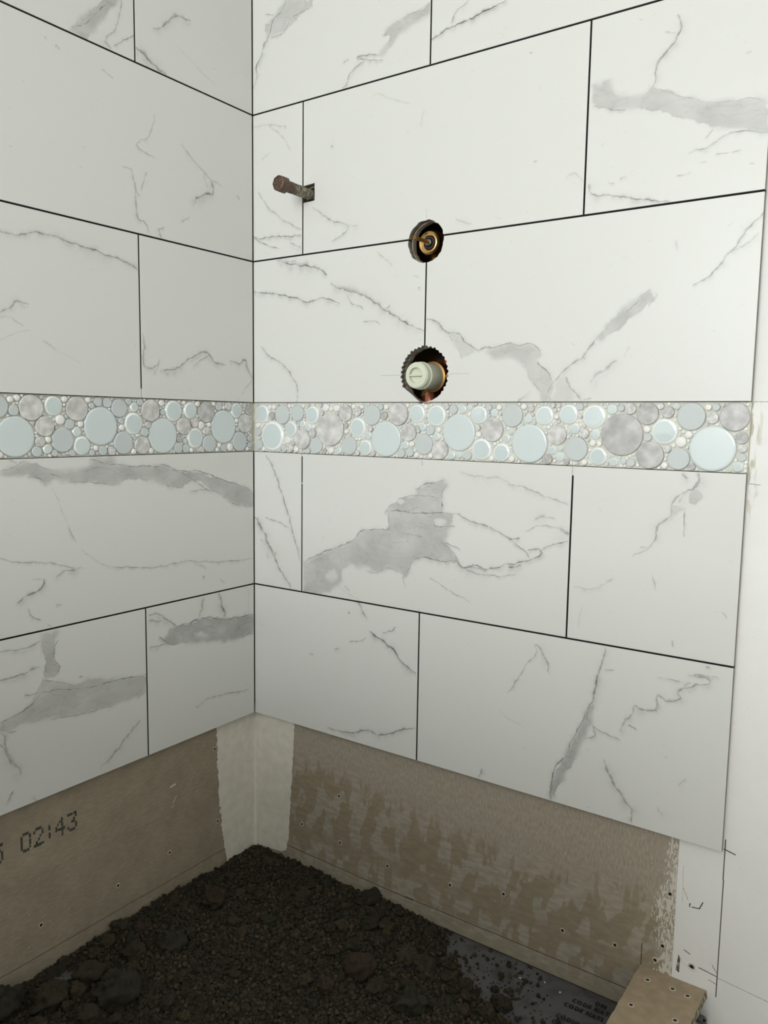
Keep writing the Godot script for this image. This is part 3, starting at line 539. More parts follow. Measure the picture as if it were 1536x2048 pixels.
func stamp(x: float, y: float, r: float, dark: float) -> void:
	var R := int(ceil(r * 1.5))
	var x0 := maxi(0, int(x) - R); var x1 := mini(bw - 1, int(x) + R + 1)
	var y0 := maxi(0, int(y) - R); var y1 := mini(bh - 1, int(y) + R + 1)
	var k := 1.0 / (r * r)
	for j in range(y0, y1 + 1):
		var dy := j - y
		var row := j * bw
		for i in range(x0, x1 + 1):
			var dx := i - x
			var q := (dx * dx + dy * dy) * k
			if q > 2.2: continue
			var v := int(255.0 * (1.0 - dark * (0.5 * exp(-q * 9.0) + 0.5 * exp(-q * 1.6))))
			if v < buf[row + i]: buf[row + i] = v

func vein(p: PackedVector2Array, width: float, dark: float) -> void:
	var along := 0.0
	var total := 0.0
	for i in p.size() - 1: total += p[i].distance_to(p[i + 1])
	for i in p.size() - 1:
		var a := p[maxi(i - 1, 0)]; var b := p[i]; var c := p[i + 1]; var d := p[mini(i + 2, p.size() - 1)]
		var seg := b.distance_to(c)
		var t := 0.0
		while t < 1.0:
			var at := b.cubic_interpolate(c, a, d, t)
			var n := (c - b).orthogonal().normalized()
			var f := (along + seg * t) / maxf(total, 0.01)
			var thin := 0.45 + 0.55 * minf(1.0, minf(f, 1.0 - f) * 6.0)
			var w1 := rough.get_noise_2d(at.x * 0.55, at.y * 0.55)
			var w2 := rough.get_noise_2d(at.x * 2.2 + 400.0, at.y * 2.2)
			at += n * (w1 * (1.6 + width * 0.5) + w2 * minf(1.5, 0.6 + width * 0.18))
			var g := rough.get_noise_2d(at.x * 1.3 + 900.0, at.y * 1.3)
			var r := maxf(0.75, width * 0.5 * thin * (0.85 + 0.9 * g))
			stamp(at.x, at.y, r, clampf(dark * (0.92 + 0.75 * rough.get_noise_2d(at.x * 0.9, at.y * 0.9 + 700.0)) * (0.6 + 0.4 * thin), 0.0, 0.8))
			t += maxf(0.6, r * 0.4) / maxf(seg, 0.6)
		along += seg

func patch(p: PackedVector2Array, dark: float) -> void:
	var lo := p[0]; var hi := p[0]
	for v in p: lo = lo.min(v); hi = hi.max(v)
	lo -= Vector2(12, 12); hi += Vector2(12, 12)
	var w := int((hi.x - lo.x) / 2.0) + 2; var h := int((hi.y - lo.y) / 2.0) + 2
	var m := PackedByteArray()
	m.resize(w * h)
	for j in h:
		for i in w:
			var q := lo + Vector2(i, j) * 2.0
			q += Vector2(warp.get_noise_2d(q.x, q.y), warp.get_noise_2d(q.x + 500.0, q.y)) * 9.0
			m[j * w + i] = 255 if Geometry2D.is_point_in_polygon(q, p) else 0
	var im := Image.create_from_data(w, h, false, Image.FORMAT_L8, m)
	var wide: Image = im.duplicate()
	im.resize(maxi(4, w / 2), maxi(4, h / 2), Image.INTERPOLATE_BILINEAR)
	im.resize(w * 2, h * 2, Image.INTERPOLATE_CUBIC)
	wide.resize(maxi(4, w / 7), maxi(4, h / 7), Image.INTERPOLATE_LANCZOS)
	wide.resize(w * 2, h * 2, Image.INTERPOLATE_CUBIC)
	var e := im.get_data()
	var f := wide.get_data()
	for j in h * 2:
		var y := int(lo.y) + j
		if y < 0 or y >= bh: continue
		for i in w * 2:
			var x := int(lo.x) + i
			if x < 0 or x >= bw: continue
			var q := j * w * 2 + i
			if e[q] < 5 and f[q] < 5: continue
			var n := rough.get_noise_2d(x * 0.16, y * 0.34)
			var crisp := clampf(0.5 + n * 1.6, 0.0, 1.0)      # some edges are sharp, some bleed
			var a := lerpf(f[q], e[q], crisp) / 255.0
			var k := y * bw + x
			if dark < 0.0:
				buf[k] = maxi(buf[k], int(buf[k] + (246 - buf[k]) * a))
			else:
				var line := 1.0 - minf(1.0, absf(warp.get_noise_2d(x * 0.5 + 77.0, y * 1.1)) * 11.0)
				var rimd := clampf(1.0 - absf(f[q] / 255.0 - 0.62) * 5.0, 0.0, 1.0) * crisp      # deposits gather along the sharp edges
				var v := int(255.0 * (1.0 - a * dark * (0.86 + 0.5 * rough.get_noise_2d(x * 0.2 + 50.0, y * 0.3) + 0.30 * line + 0.28 * rimd)))
				if v < buf[k]: buf[k] = v

func tile_print(key: String, u0: float, y1: float, w: float, h: float, salt: int) -> ImageTexture:
	bw = int(w / PX) + 1
	bh = int(h / PX) + 1
	buf = PackedByteArray()
	buf.resize(bw * bh)
	buf.fill(255)
	for pass_ in [1, 0, 2]:
		for v in VEINS:
			if v[0] != key or v[1] != pass_: continue
			var p := PackedVector2Array()
			var c: Array = v[4]
			for i in range(0, c.size(), 2): p.append(Vector2((c[i] * 0.001 - u0) / PX, (y1 - c[i + 1] * 0.001) / PX))
			if pass_ == 1: patch(p, v[3] * 0.0056 if v[3] > 0 else -1.0)
			elif pass_ == 2:   # a ruled pencil mark
				for s in int(p[0].distance_to(p[1])) + 1: stamp(lerpf(p[0].x, p[1].x, s / maxf(1.0, p[0].distance_to(p[1]))), lerpf(p[0].y, p[1].y, s / maxf(1.0, p[0].distance_to(p[1]))), 1.0, v[3] * 0.01)
			else:
				var off := PackedVector2Array()
				var away: float = v[2] * 0.00010 / PX
				for q in p: off.append(q + Vector2(away * 0.3, away))
				vein(off, v[2] * 0.00052 / PX, v[3] * 0.0021)   # pale margin to one side
				vein(p, v[2] * 0.00025 / PX, v[3] * 0.0056)
				vein(p, v[2] * 0.00014 / PX, v[3] * 0.0115)
	var g := RandomNumberGenerator.new()
	g.seed = salt
	for i in int(w * h * 330):   # loose flecks
		var x := g.randf() * bw; var y := g.randf() * bh
		var q := PackedVector2Array([Vector2(x, y), Vector2(x + g.randf_range(-14, 14), y + g.randf_range(-5, 9))])
		vein(q, g.randf_range(1.2, 2.6), g.randf_range(0.03, 0.16))
	var im := Image.create_from_data(bw, bh, false, Image.FORMAT_L8, buf)
	im.convert(Image.FORMAT_RGB8)
	return ImageTexture.create_from_image(im)

# ------------------------------------------------------------------ materials
func make_materials() -> void:
	warp = noise(11, 0.02, 3)
	rough = noise(12, 0.03, 3)
	M.joint = mat(rgb8(15, 13, 12), 0.95)
	M.tile_body = mat(rgb8(142, 136, 126), 0.9)
	M.thinset = mat(rgb8(84, 78, 70), 0.95)
	M.white_set = mat(rgb8(226, 222, 210), 0.9)
	M.plaster = mat(rgb8(228, 228, 225), 0.85)
	M.drywall = mat(rgb8(233, 231, 224), 0.8)
	M.compound = mat(rgb8(240, 234, 221), 0.85)
	M.compound.albedo_texture = noise_tex(32, 256, 0.03, Color(0.93, 0.93, 0.92), Color(1, 1, 1))
	triplanar(M.compound, 4.0)
	M.stud = mat(rgb8(120, 96, 66), 0.8)
	M.copper = mat(rgb8(128, 78, 58), 0.42, 0.9)
	M.brass = mat(rgb8(226, 186, 120), 0.22, 1.0)
	M.old_brass = mat(rgb8(150, 112, 66), 0.4, 0.9)
	M.black_rubber = mat(rgb8(24, 24, 26), 0.5)
	M.pale_green = mat(rgb8(214, 218, 196), 0.35)
	M.steel = mat(rgb8(150, 150, 150), 0.35, 1.0)
	M.dark_steel = mat(rgb8(44, 40, 36), 0.55, 0.5)
	M.iron = mat(rgb8(196, 190, 174), 0.75, 0.0)
	M.iron.albedo_texture = noise_tex(41, 256, 0.03, Color(0.28, 0.25, 0.2), Color(1.0, 1.0, 0.98))
	M.iron.heightmap_enabled = true
	M.iron.heightmap_texture = M.iron.albedo_texture
	M.iron.heightmap_scale = 0.08
	triplanar(M.iron, 14.0)
	M.bronze = mat(rgb8(124, 102, 88), 0.5, 0.25)
	M.bronze.albedo_texture = noise_tex(42, 128, 0.05, Color(0.55, 0.5, 0.48), Color(1.0, 1.0, 1.0))
	triplanar(M.bronze, 30.0)
	# mosaic
	M.glass = mat(rgb8(215, 224, 223), 0.3)
	M.glass.clearcoat_enabled = true
	M.glass.clearcoat = 0.5
	M.glass.clearcoat_roughness = 0.12
	M.rim = mat(rgb8(246, 250, 248), 0.08)  # ring of bevelled discs whitened: reflected and refracted light put into its colour
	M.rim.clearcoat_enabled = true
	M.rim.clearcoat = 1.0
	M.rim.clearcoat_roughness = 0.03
	M.glossy = mat(rgb8(211, 222, 221), 0.07)
	M.glossy.clearcoat_enabled = true
	M.glossy.clearcoat = 1.0
	M.glossy.clearcoat_roughness = 0.03
	M.frost = mat(rgb8(204, 210, 209), 0.55)
	M.stone_white = mat(rgb8(240, 239, 234), 0.4)
	for k in 4:
		var t := noise_tex(50 + k, 128, 0.013, Color(0.82, 0.815, 0.815), Color(1.02, 1.02, 1.015), 4, false)
		M["marble%d" % k] = mat(rgb8(231, 230, 227), 0.3)
		M["marble%d" % k].albedo_texture = t
		M["marble_dark%d" % k] = mat(rgb8(208, 207, 205), 0.3)
		M["marble_dark%d" % k].albedo_texture = t

# ------------------------------------------------------------------ mosaic strip
var disc_mesh := {}

func unit_disc(kind: int, small: bool) -> ArrayMesh:
	var key := "%d%s" % [kind, small]
	if disc_mesh.has(key): return disc_mesh[key]
	var sides := 16 if small else 36
	var mesh := ArrayMesh.new()
	var body := []
	var top := []
	match kind:
		0: body = [Vector2(0.985, 0), Vector2(1, 0.12), Vector2(1, 0.72), Vector2(0.985, 0.86), Vector2(0.95, 0.95)]; top = [Vector2(0.95, 0.95), Vector2(0.9, 1.0), Vector2(0, 1.0)]
		1: body = [Vector2(0.985, 0), Vector2(1, 0.12), Vector2(1, 0.7), Vector2(0.98, 0.86), Vector2(0.94, 0.96)]; top = [Vector2(0.94, 0.96), Vector2(0.88, 1.0), Vector2(0, 1.0)]
		2: body = [Vector2(0.97, 0), Vector2(1, 0.2), Vector2(0.99, 0.55), Vector2(0.94, 0.78), Vector2(0.87, 0.93), Vector2(0.8, 0.99)]; top = [Vector2(0.8, 0.99), Vector2(0.74, 1.02), Vector2(0, 1.04)]
		5: body = [Vector2(0.96, 0), Vector2(1, 0.3), Vector2(0.97, 0.62), Vector2(0.86, 0.86)]; top = [Vector2(0.86, 0.86), Vector2(0.62, 1.0), Vector2(0, 1.06)]
		_: body = [Vector2(0.985, 0), Vector2(1, 0.1), Vector2(1, 0.8), Vector2(0.985, 0.93)]; top = [Vector2(0.985, 0.93), Vector2(0.95, 1.0), Vector2(0, 1.0)]
	lathe(body, sides).commit(mesh)
	lathe(top, sides).commit(mesh)
	disc_mesh[key] = mesh
	return mesh

func disc_materials(kind: int, k: int) -> Array:
	match kind:
		0: return [M.glass, M.glass]
		1: return [M.frost, M.frost]
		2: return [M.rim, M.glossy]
		3: return [M["marble%d" % (k % 4)], M["marble%d" % (k % 4)]]
		4: return [M["marble_dark%d" % (k % 4)], M["marble_dark%d" % (k % 4)]]
	return [M.stone_white, M.stone_white]

func mosaic(left: bool, parent: Node3D) -> void:
	var strip := group_node("mosaic_strip", parent)
	meta(strip, "strip of round glass and marble mosaic discs on a mesh backing")
	var u1 := 1.2192 if left else TILE_EDGE - 0.0005
	var u0 := -0.0064
	var bed := [rect(u0, BAND_BOTTOM + 0.0006, u1, BAND_TOP - 0.0006)]
	if not left: bed = cut(bed, disc_poly(Vector2(0.446, 1.1125), 0.0565, 40))
	put("mesh_backing", slab(left, bed, -0.0066, BOARD + 0.0004), M.backing, strip)
	var g := RandomNumberGenerator.new()
	g.seed = 71 if left else 72
	var names := ["glass_disc", "frosted_disc", "bevelled_glass_disc", "marble_disc", "grey_marble_disc", "pebble_disc"]
	var mine := []
	for d in DISCS:
		if (d[3] < 10) == left: mine.append(d)
	mine.sort_custom(func(a, b): return a[2] > b[2])
	var rest := [begin(), begin()]
	for i in mine.size():
		var d: Array = mine[i]
		var kind: int = d[3] % 10
		var r: float = d[2] * 0.0001
		var thick := g.randf_range(0.0058, 0.0070) if r > 0.004 else g.randf_range(0.0045, 0.0058)
		if kind == 5 or kind == 3: thick += 0.0006
		var turn := g.randf() * TAU
		var b := Basis(Vector3(cos(turn) * r, sin(turn) * r, 0), Vector3(-sin(turn) * r, cos(turn) * r, 0), Vector3(0, 0, thick))
		b = Basis.from_euler(Vector3(g.randf_range(-0.025, 0.025), g.randf_range(-0.025, 0.025), 0)) * b
		if left: b = Basis(Vector3(0, 0, -1), Vector3(0, 1, 0), Vector3(1, 0, 0)) * b
		var t := Transform3D(b, on(left, d[0] * 0.0001, d[1] * 0.0001, -0.0089))
		var small := r < 0.0065
		if i >= 290:
			rest[1 if kind in [0, 1, 2] else 0].append_from(unit_disc(kind, true), 0, t)
			rest[1 if kind in [0, 1, 2] else 0].append_from(unit_disc(kind, true), 1, t)
			continue
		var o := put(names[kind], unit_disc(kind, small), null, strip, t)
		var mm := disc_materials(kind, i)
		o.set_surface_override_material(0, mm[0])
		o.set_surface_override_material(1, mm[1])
	if mine.size() > 290:
		var mesh := ArrayMesh.new()
		rest[0].commit(mesh)
		rest[1].commit(mesh)
		var o := put("filler_beads", mesh, null, strip)
		o.set_surface_override_material(0, M.stone_white)
		o.set_surface_override_material(1, M.glass)
		meta(o, "tiny beads filling the gaps between discs", "", "", "stuff")

# ------------------------------------------------------------------ walls
func tile(left: bool, key: String, u0: float, y0: float, u1: float, y1: float, parent: Node3D, holes := []) -> void:
	var polys := [rect(u0, y0, u1, y1)]
	for h in holes: polys = cut(polys, h)
	var m := mat(rgb8(223, 223, 218), 0.38)
	m.albedo_texture = tile_print(key, u0, y1, u1 - u0, y1 - y0, hash(key) % 10000)
	m.texture_repeat = false
	var o := put("tile", slab(left, polys, 0.0, -TILE_T, 0.0005, Rect2(u0, y0, u1 - u0, y1 - y0), true), null, parent)
	o.set_surface_override_material(0, m)
	o.set_surface_override_material(1, M.tile_body)

func strip_box(left: bool, u0: float, y0: float, u1: float, y1: float, d0: float, d1: float) -> ArrayMesh:
	return box(on(left, u0, y0, d0), on(left, u1, y1, d1))

func build_tiles() -> void:
	var g := 0.0016   # half a joint
	var h1 := ROW_A + 0.3048
	var h0 := h1 + 0.3048
	var rows := [[h1 + g, h0 - g], [ROW_A + g, h1 - g], [ROW_B + g, ROW_A - g], [BAND_TOP + 0.0004, ROW_B - g], [ROW_C + g, BAND_BOTTOM - 0.0004], [ROW_D, ROW_C - g]]
	var ja := JOINT_A
	var jh := JOINT_A + TILE_L / 2
	var jl := JOINT_A + TILE_L
	var right := [[0.0004, ja, jl, TILE_EDGE + g], [0.0004, jh, TILE_EDGE + g], [0.0004, ja, jl, TILE_EDGE + g], [0.0004, jh, TILE_EDGE + g], [0.0004, ja, jl, TILE_EDGE + g], [0.0004, jh, TILE_EDGE + g]]
	var leftc := [[0.0026, 0.6096, 1.2192], [0.0026, 0.3048, 0.9144, 1.2192], [0.0026, 0.6096, 1.2192], [0.0026, 0.3048, 0.9144, 1.2192], [0.0026, 0.6096, 1.2192], [0.0026, 0.3048, 0.9144, 1.2192]]
	var pipe_notch := PackedVector2Array([Vector2(0.13, 1.4685), Vector2(0.1722, 1.4698), Vector2(0.1727, 1.4805), Vector2(0.1725, 1.5022), Vector2(0.1732, 1.5095), Vector2(0.1722, 1.5040), Vector2(0.146, 1.5024), Vector2(0.13, 1.5020)])
	var diverter_hole := disc_poly(Vector2(0.444, 1.3577), 0.0385, 44, 0.0022, 5)
	var mixer_hole := PackedVector2Array()
	var rg := RandomNumberGenerator.new()
	rg.seed = 8
	for i in 72:   # the saw left steps all round the big hole
		var a := TAU * i / 72.0
		var step := 0.0016 if i % 2 else -0.0016
		if a > 3.9 and a < 5.5: step *= 0.2
		var r := 0.0525 + step + rg.randf_range(-0.0008, 0.0008)
		if a > 3.6 and a < 4.55: r = minf(r, 0.0525 - 0.006 * sin((a - 3.6) / 0.95 * PI))
		mixer_hole.append(Vector2(0.446, 1.1125) + Vector2(cos(a), sin(a)) * r)
	for i in rows.size():
		var y0: float = rows[i][0]; var y1: float = rows[i][1]
		var c: Array = right[i]
		for k in c.size() - 1:
			var holes := []
			if i == 2 and k == 1: holes = [pipe_notch, diverter_hole]
			if i == 3: holes = [diverter_hole, mixer_hole]
			tile(false, "R%d%s" % [i, "abc"[k]], c[k] + (0.0 if k == 0 else g), y0, c[k + 1] - g, y1, wall_r, holes)
		c = leftc[i]
		for k in c.size() - 1:
			tile(true, "L%d%s" % [i, "abc"[k]], c[k] + (0.0 if k == 0 else g), y0, c[k + 1] - g, y1, wall_l)
		# the joints, filled with near-black strips to just below the tile faces
		var jr: Array = right[i].slice(1, -1)
		for u in jr:
			var spans := [[y0, y1]]
			if i == 2 and u == ja: spans = [[y0, 1.4685], [1.503, y1]]
			if i == 3: spans = [[1.166, 1.318]]
			if i == 4 and u == jl: spans = [[y0, y1 - 0.016]]
			for s in spans: put("joint", strip_box(false, u - g, s[0], u + g, s[1], -0.0020, -TILE_T), M.joint, wall_r)
		for u in leftc[i].slice(1, -1):
			put("joint", strip_box(true, u - g, y0 + (0.018 if i == 3 else 0.0), u + g, y1, -0.0020, -TILE_T), M.joint, wall_l)
		put("joint", strip_box(true, 0.0, y0, 0.0026, y1, -0.0020, -TILE_T), M.joint, wall_l)
	for y in [h1, ROW_A, ROW_B, ROW_C]:
		if y == ROW_B:
			put("joint", strip_box(false, 0.0004, y - g, 0.405, y + g, -0.0020, -TILE_T), M.joint, wall_r)
			put("joint", strip_box(false, 0.483, y - g, TILE_EDGE, y + g, -0.0020, -TILE_T), M.joint, wall_r)
		else:
			put("joint", strip_box(false, 0.0004, y - g, TILE_EDGE, y + g, -0.0020, -TILE_T), M.joint, wall_r)
		put("joint", strip_box(true, 0.0, y - g, 1.2192, y + g, -0.0020, -TILE_T), M.joint, wall_l)
	# pale thinset squeezed into a few joints
	put("thinset_squeeze", strip_box(false, jl - g, BAND_BOTTOM - 0.016, jl + g, BAND_BOTTOM - 0.0006, -0.0012, -TILE_T), M.white_set, wall_r)
	put("thinset_squeeze", strip_box(false, ja - g, 0.886, ja + g, 0.8885, -0.0012, -TILE_T), M.white_set, wall_r)
	put("thinset_squeeze", strip_box(false, ja - g, BAND_BOTTOM - 0.006, ja + g, BAND_BOTTOM - 0.0006, -0.0012, -TILE_T), M.white_set, wall_r)
	put("thinset_squeeze", strip_box(true, 0.3048 - g, BAND_TOP + 0.0006, 0.3048 + g, BAND_TOP + 0.018, -0.0012, -TILE_T), M.white_set, wall_l)
	# bed behind the tiles
	var holes3 := [disc_poly(Vector2(0.444, 1.3577), 0.040, 32), disc_poly(Vector2(0.446, 1.1125), 0.056, 40), disc_poly(Vector2(0.156, 1.484), 0.0185, 20)]
	var beds := []
	for s in [[0.001, 0.156], [0.156, 0.446], [0.446, TILE_EDGE - 0.006]]:
		for yy in [[ROW_D + 0.004, BAND_BOTTOM], [BAND_TOP, h0 - 0.004]]:
			var p := [rect(s[0], yy[0], s[1], yy[1])]
			for hh in holes3: p = cut(p, hh)
			beds.append_array(p)
	put("thinset_bed", slab(false, beds, -TILE_T - 0.0002, BOARD + 0.0003), M.thinset, wall_r)
	put("thinset_bed", slab(true, [rect(0.0, ROW_D + 0.004, 1.215, BAND_BOTTOM), rect(0.0, BAND_TOP, 1.215, h0 - 0.004)], -TILE_T - 0.0002, BOARD + 0.0003), M.thinset, wall_l)
	mosaic(false, wall_r)
	mosaic(true, wall_l)

# colour picture for a board: fill(x, y) is called for each pixel with millimetres along and up
func draw_line_px(im: Image, a: Vector2, b: Vector2, c: Color, thick := 1.0, broken := 0.0, seed_ := 3) -> void:
	var g := RandomNumberGenerator.new()
	g.seed = seed_
	var n := int(a.distance_to(b) * 2.0) + 1
	for i in n + 1:
		if g.randf() < broken: continue
		var p := a.lerp(b, float(i) / n)
		for dy in range(int(ceil(thick))):
			for dx in range(int(ceil(thick))):
				var x := int(p.x + dx - thick * 0.5 + 0.5); var y := int(p.y + dy - thick * 0.5 + 0.5)
				if x >= 0 and y >= 0 and x < im.get_width() and y < im.get_height(): im.set_pixel(x, y, im.get_pixel(x, y).lerp(c, c.a))

const GLYPHS := {"0": ["01110", "10001", "10001", "10001", "10001", "10001", "01110"], "2": ["01110", "10001", "00001", "00010", "00100", "01000", "11111"], "3": ["11111", "00001", "00010", "00110", "00001", "10001", "01110"], "4": ["00010", "00110", "01010", "10010", "11111", "00010", "00010"], "5": ["11111", "10000", "11110", "00001", "00001", "10001", "01110"], ":": ["00000", "00100", "00100", "00000", "00100", "00100", "00000"], " ": ["00000", "00000", "00000", "00000", "00000", "00000", "00000"]}

# left board, 0.5 mm a pixel: x runs with z from 0 to 0.75, y down from 0.36
func left_board_picture() -> Image:
	var s := 0.0005
	var w := 1500; var h := 720
	var fibre := noise(61, 0.09, 3).get_image(w / 4, h)
	fibre.resize(w, h)
	fibre.convert(Image.FORMAT_L8)
	var cloud := noise(62, 0.006, 3).get_image(w, h)
	cloud.convert(Image.FORMAT_L8)
	var f := fibre.get_data(); var c := cloud.get_data()
	var out := PackedByteArray()
	out.resize(w * h * 3)
	for i in w * h:
		var k := 0.90 + 0.12 * f[i] / 255.0 + 0.10 * c[i] / 255.0
		out[i * 3] = mini(255, int(158 * k)); out[i * 3 + 1] = mini(255, int(146 * k)); out[i * 3 + 2] = mini(255, int(126 * k))
	var im := Image.create_from_data(w, h, false, Image.FORMAT_RGB8, out)
	var ink := Color(0.09, 0.14, 0.15, 0.95)
	# stamped time code, dots drawn as pairs of short dashes; it reads towards the corner
	var g := RandomNumberGenerator.new()
	g.seed = 4
	var text := "5 02:43"
	for n in text.length():
		var glyph: Array = GLYPHS[text[n]]
		var z0: float = 0.6215 - n * 0.0245 + (0.003 if n == 0 else 0.0)
		if n > 4: z0 += 0.006
		if n == 4: z0 += 0.003
		for r in 7:
			for q in 5:
				if glyph[r][q] == "0": continue
				for pair in 2:
					var z: float = z0 - q * 0.0040 - pair * 0.0019
					for bit in 2:
						var y: float = 0.2885 - r * 0.0051 - bit * 0.0025
						if g.randf() < 0.05: continue
						var px := int(z / s) ; var py := int((0.36 - y) / s)
						im.fill_rect(Rect2i(px - 2, py, 3, 6), im.get_pixel(clampi(px, 0, w - 1), clampi(py, 0, h - 1)).lerp(ink, ink.a))
	var pencil := Color(0.20, 0.16, 0.14, 0.85)
	draw_line_px(im, Vector2(0, (0.36 - 0.0427) / s), Vector2(w - 1, (0.36 - 0.0440) / s), pencil, 2.0, 0.04)
	draw_line_px(im, Vector2(0.20 / s, (0.36 - 0.190) / s), Vector2(0.62 / s, (0.36 - 0.199) / s), Color(0.2, 0.16, 0.12, 0.35), 1.0, 0.5, 9)
	draw_line_px(im, Vector2(0.02 / s, (0.36 - 0.215) / s), Vector2(0.40 / s, (0.36 - 0.219) / s), Color(0.2, 0.16, 0.12, 0.3), 1.0, 0.6, 10)
	# splashes of white
	var white := Color(0.86, 0.84, 0.79, 0.9)
	draw_line_px(im, Vector2(0.2385 / s, (0.36 - 0.2490) / s), Vector2(0.2260 / s, (0.36 - 0.2510) / s), white, 6.0, 0.3, 31)
	draw_line_px(im, Vector2(0.2230 / s, (0.36 - 0.2240) / s), Vector2(0.2330 / s, (0.36 - 0.2120) / s), white, 3.0, 0.2, 32)
	draw_line_px(im, Vector2(0.2330 / s, (0.36 - 0.2080) / s), Vector2(0.2350 / s, (0.36 - 0.2020) / s), white, 2.0, 0.2, 33)
	draw_line_px(im, Vector2(0.1690 / s, (0.36 - 0.2120) / s), Vector2(0.1640 / s, (0.36 - 0.2120) / s), white, 2.0, 0.1, 34)
	for k in 150:
		var z := g.randf_range(0.05, 0.70); var y := g.randf_range(0.03, 0.34)
		if k < 70: z = clampf(g.randfn(0.585, 0.05), 0.4, 0.7); y = clampf(g.randfn(0.112, 0.025), 0.04, 0.2)
		im.fill_rect(Rect2i(int(z / s), int((0.36 - y) / s), g.randi_range(1, 3), g.randi_range(1, 4)), Color(0.80, 0.78, 0.72))
	return im

# right board, 0.6 mm a pixel: x from -0.014 to 0.957, y down from 0.36; pale films of thinset dragged over brown paper
func right_board_picture() -> Image:
	var s := 0.0006
	var w := 1618; var h := 600
	var streak := noise(63, 0.045, 3).get_image(w, h / 5)
	streak.resize(w, h)
	streak.convert(Image.FORMAT_L8)
	var fine := noise(64, 0.15, 2).get_image(w, h / 4)
	fine.resize(w, h)
	fine.convert(Image.FORMAT_L8)
	var fibre := noise(65, 0.05, 3).get_image(w / 3, h)
	fibre.resize(w, h)
	fibre.convert(Image.FORMAT_L8)
	var blob := noise(66, 0.0085, 3)
	var bend := noise(67, 0.006, 2)
	var a := streak.get_data(); var b := fine.get_data(); var c := fibre.get_data()
	var out := PackedByteArray()
	out.resize(w * h * 3)
	for j in h:
		var y := 0.36 - j * s
		for i in w:
			var x := -0.014 + i * s
			var k := j * w + i
			var film := 0.0
			var edge := 0.262 - 0.055 * smoothstep(0.12, 0.62, x) + 0.012 * bend.get_noise_2d(i, 0)   # lower end of the combed film
			var sv := a[k] / 255.0
			var up := smoothstep(edge - 0.018, edge + 0.016, y + (sv - 0.5) * 0.075)
			film = up * (0.60 + 0.95 * (b[k] / 255.0 - 0.5))
			if y < edge + 0.02 and y > 0.02:
				var n := blob.get_noise_2d(i * 1.5 + j * 0.28 + 20.0 * bend.get_noise_2d(i, j), j * 0.62)
				n += 0.25 * (sv - 0.5)
				var here := smoothstep(0.02, 0.07, n) * smoothstep(0.02, 0.16, x) * 0.85
				here *= 1.0 - smoothstep(0.07, 0.085, y) * (1.0 - smoothstep(0.095, 0.115, y)) * 0.8   # a bare brown band
				film = maxf(film, here * (0.75 + 0.4 * (c[k] / 255.0 - 0.5)))
			if y < 0.040: film = maxf(film, 0.35)
			var t := lerpf(0.93, 0.97, up) + lerpf(0.14, 0.05, up) * c[k] / 255.0
			var r := lerpf(155, 177, film) * t; var g := lerpf(142, 169, film) * t; var bb := lerpf(120, 156, film) * t
			# crumbly white plaster by the board's edge
			if x > 0.915:
				var e := 0.942 - 0.016 * smoothstep(0.26, 0.22, y) * smoothstep(0.12, 0.2, y) - 0.010 * smoothstep(0.13, 0.11, y) * smoothstep(0.06, 0.08, y) + 0.02 * smoothstep(0.1, 0.05, y)
				if x > e + (b[k] / 255.0 - 0.5) * 0.03 and (b[k] + a[k]) % 256 > 60:
					r = 214; g = 209; bb = 196
			out[k * 3] = clampi(int(r), 0, 255); out[k * 3 + 1] = clampi(int(g), 0, 255); out[k * 3 + 2] = clampi(int(bb), 0, 255)
	var im := Image.create_from_data(w, h, false, Image.FORMAT_RGB8, out)
	var pencil := Color(0.20, 0.15, 0.13, 0.85)
	draw_line_px(im, Vector2(0.024 / s, (0.36 - 0.0420) / s), Vector2(0.45 / s, (0.36 - 0.034) / s), pencil, 2.0, 0.05)
	draw_line_px(im, Vector2(0.43 / s, (0.36 - 0.0355) / s), Vector2(0.90 / s, (0.36 - 0.0375) / s), pencil, 2.0, 0.05)
	draw_line_px(im, Vector2(0.919 / s, (0.36 - 0.092) / s), Vector2(0.919 / s, (0.36 - 0.132) / s), pencil, 2.0)
	var q := RandomNumberGenerator.new()
	q.seed = 14
	for k in 90: im.fill_rect(Rect2i(q.randi_range(150, w - 2), q.randi_range(20, h - 60), q.randi_range(1, 3), q.randi_range(1, 3)), Color(0.86, 0.84, 0.79))
	for k in 60: im.fill_rect(Rect2i(int((0.86 + 0.014 + q.randfn(0.0, 0.012)) / s), int((0.36 - 0.225 - q.randfn(0.0, 0.01)) / s), 2, 2), Color(0.60, 0.45, 0.34))
	return im

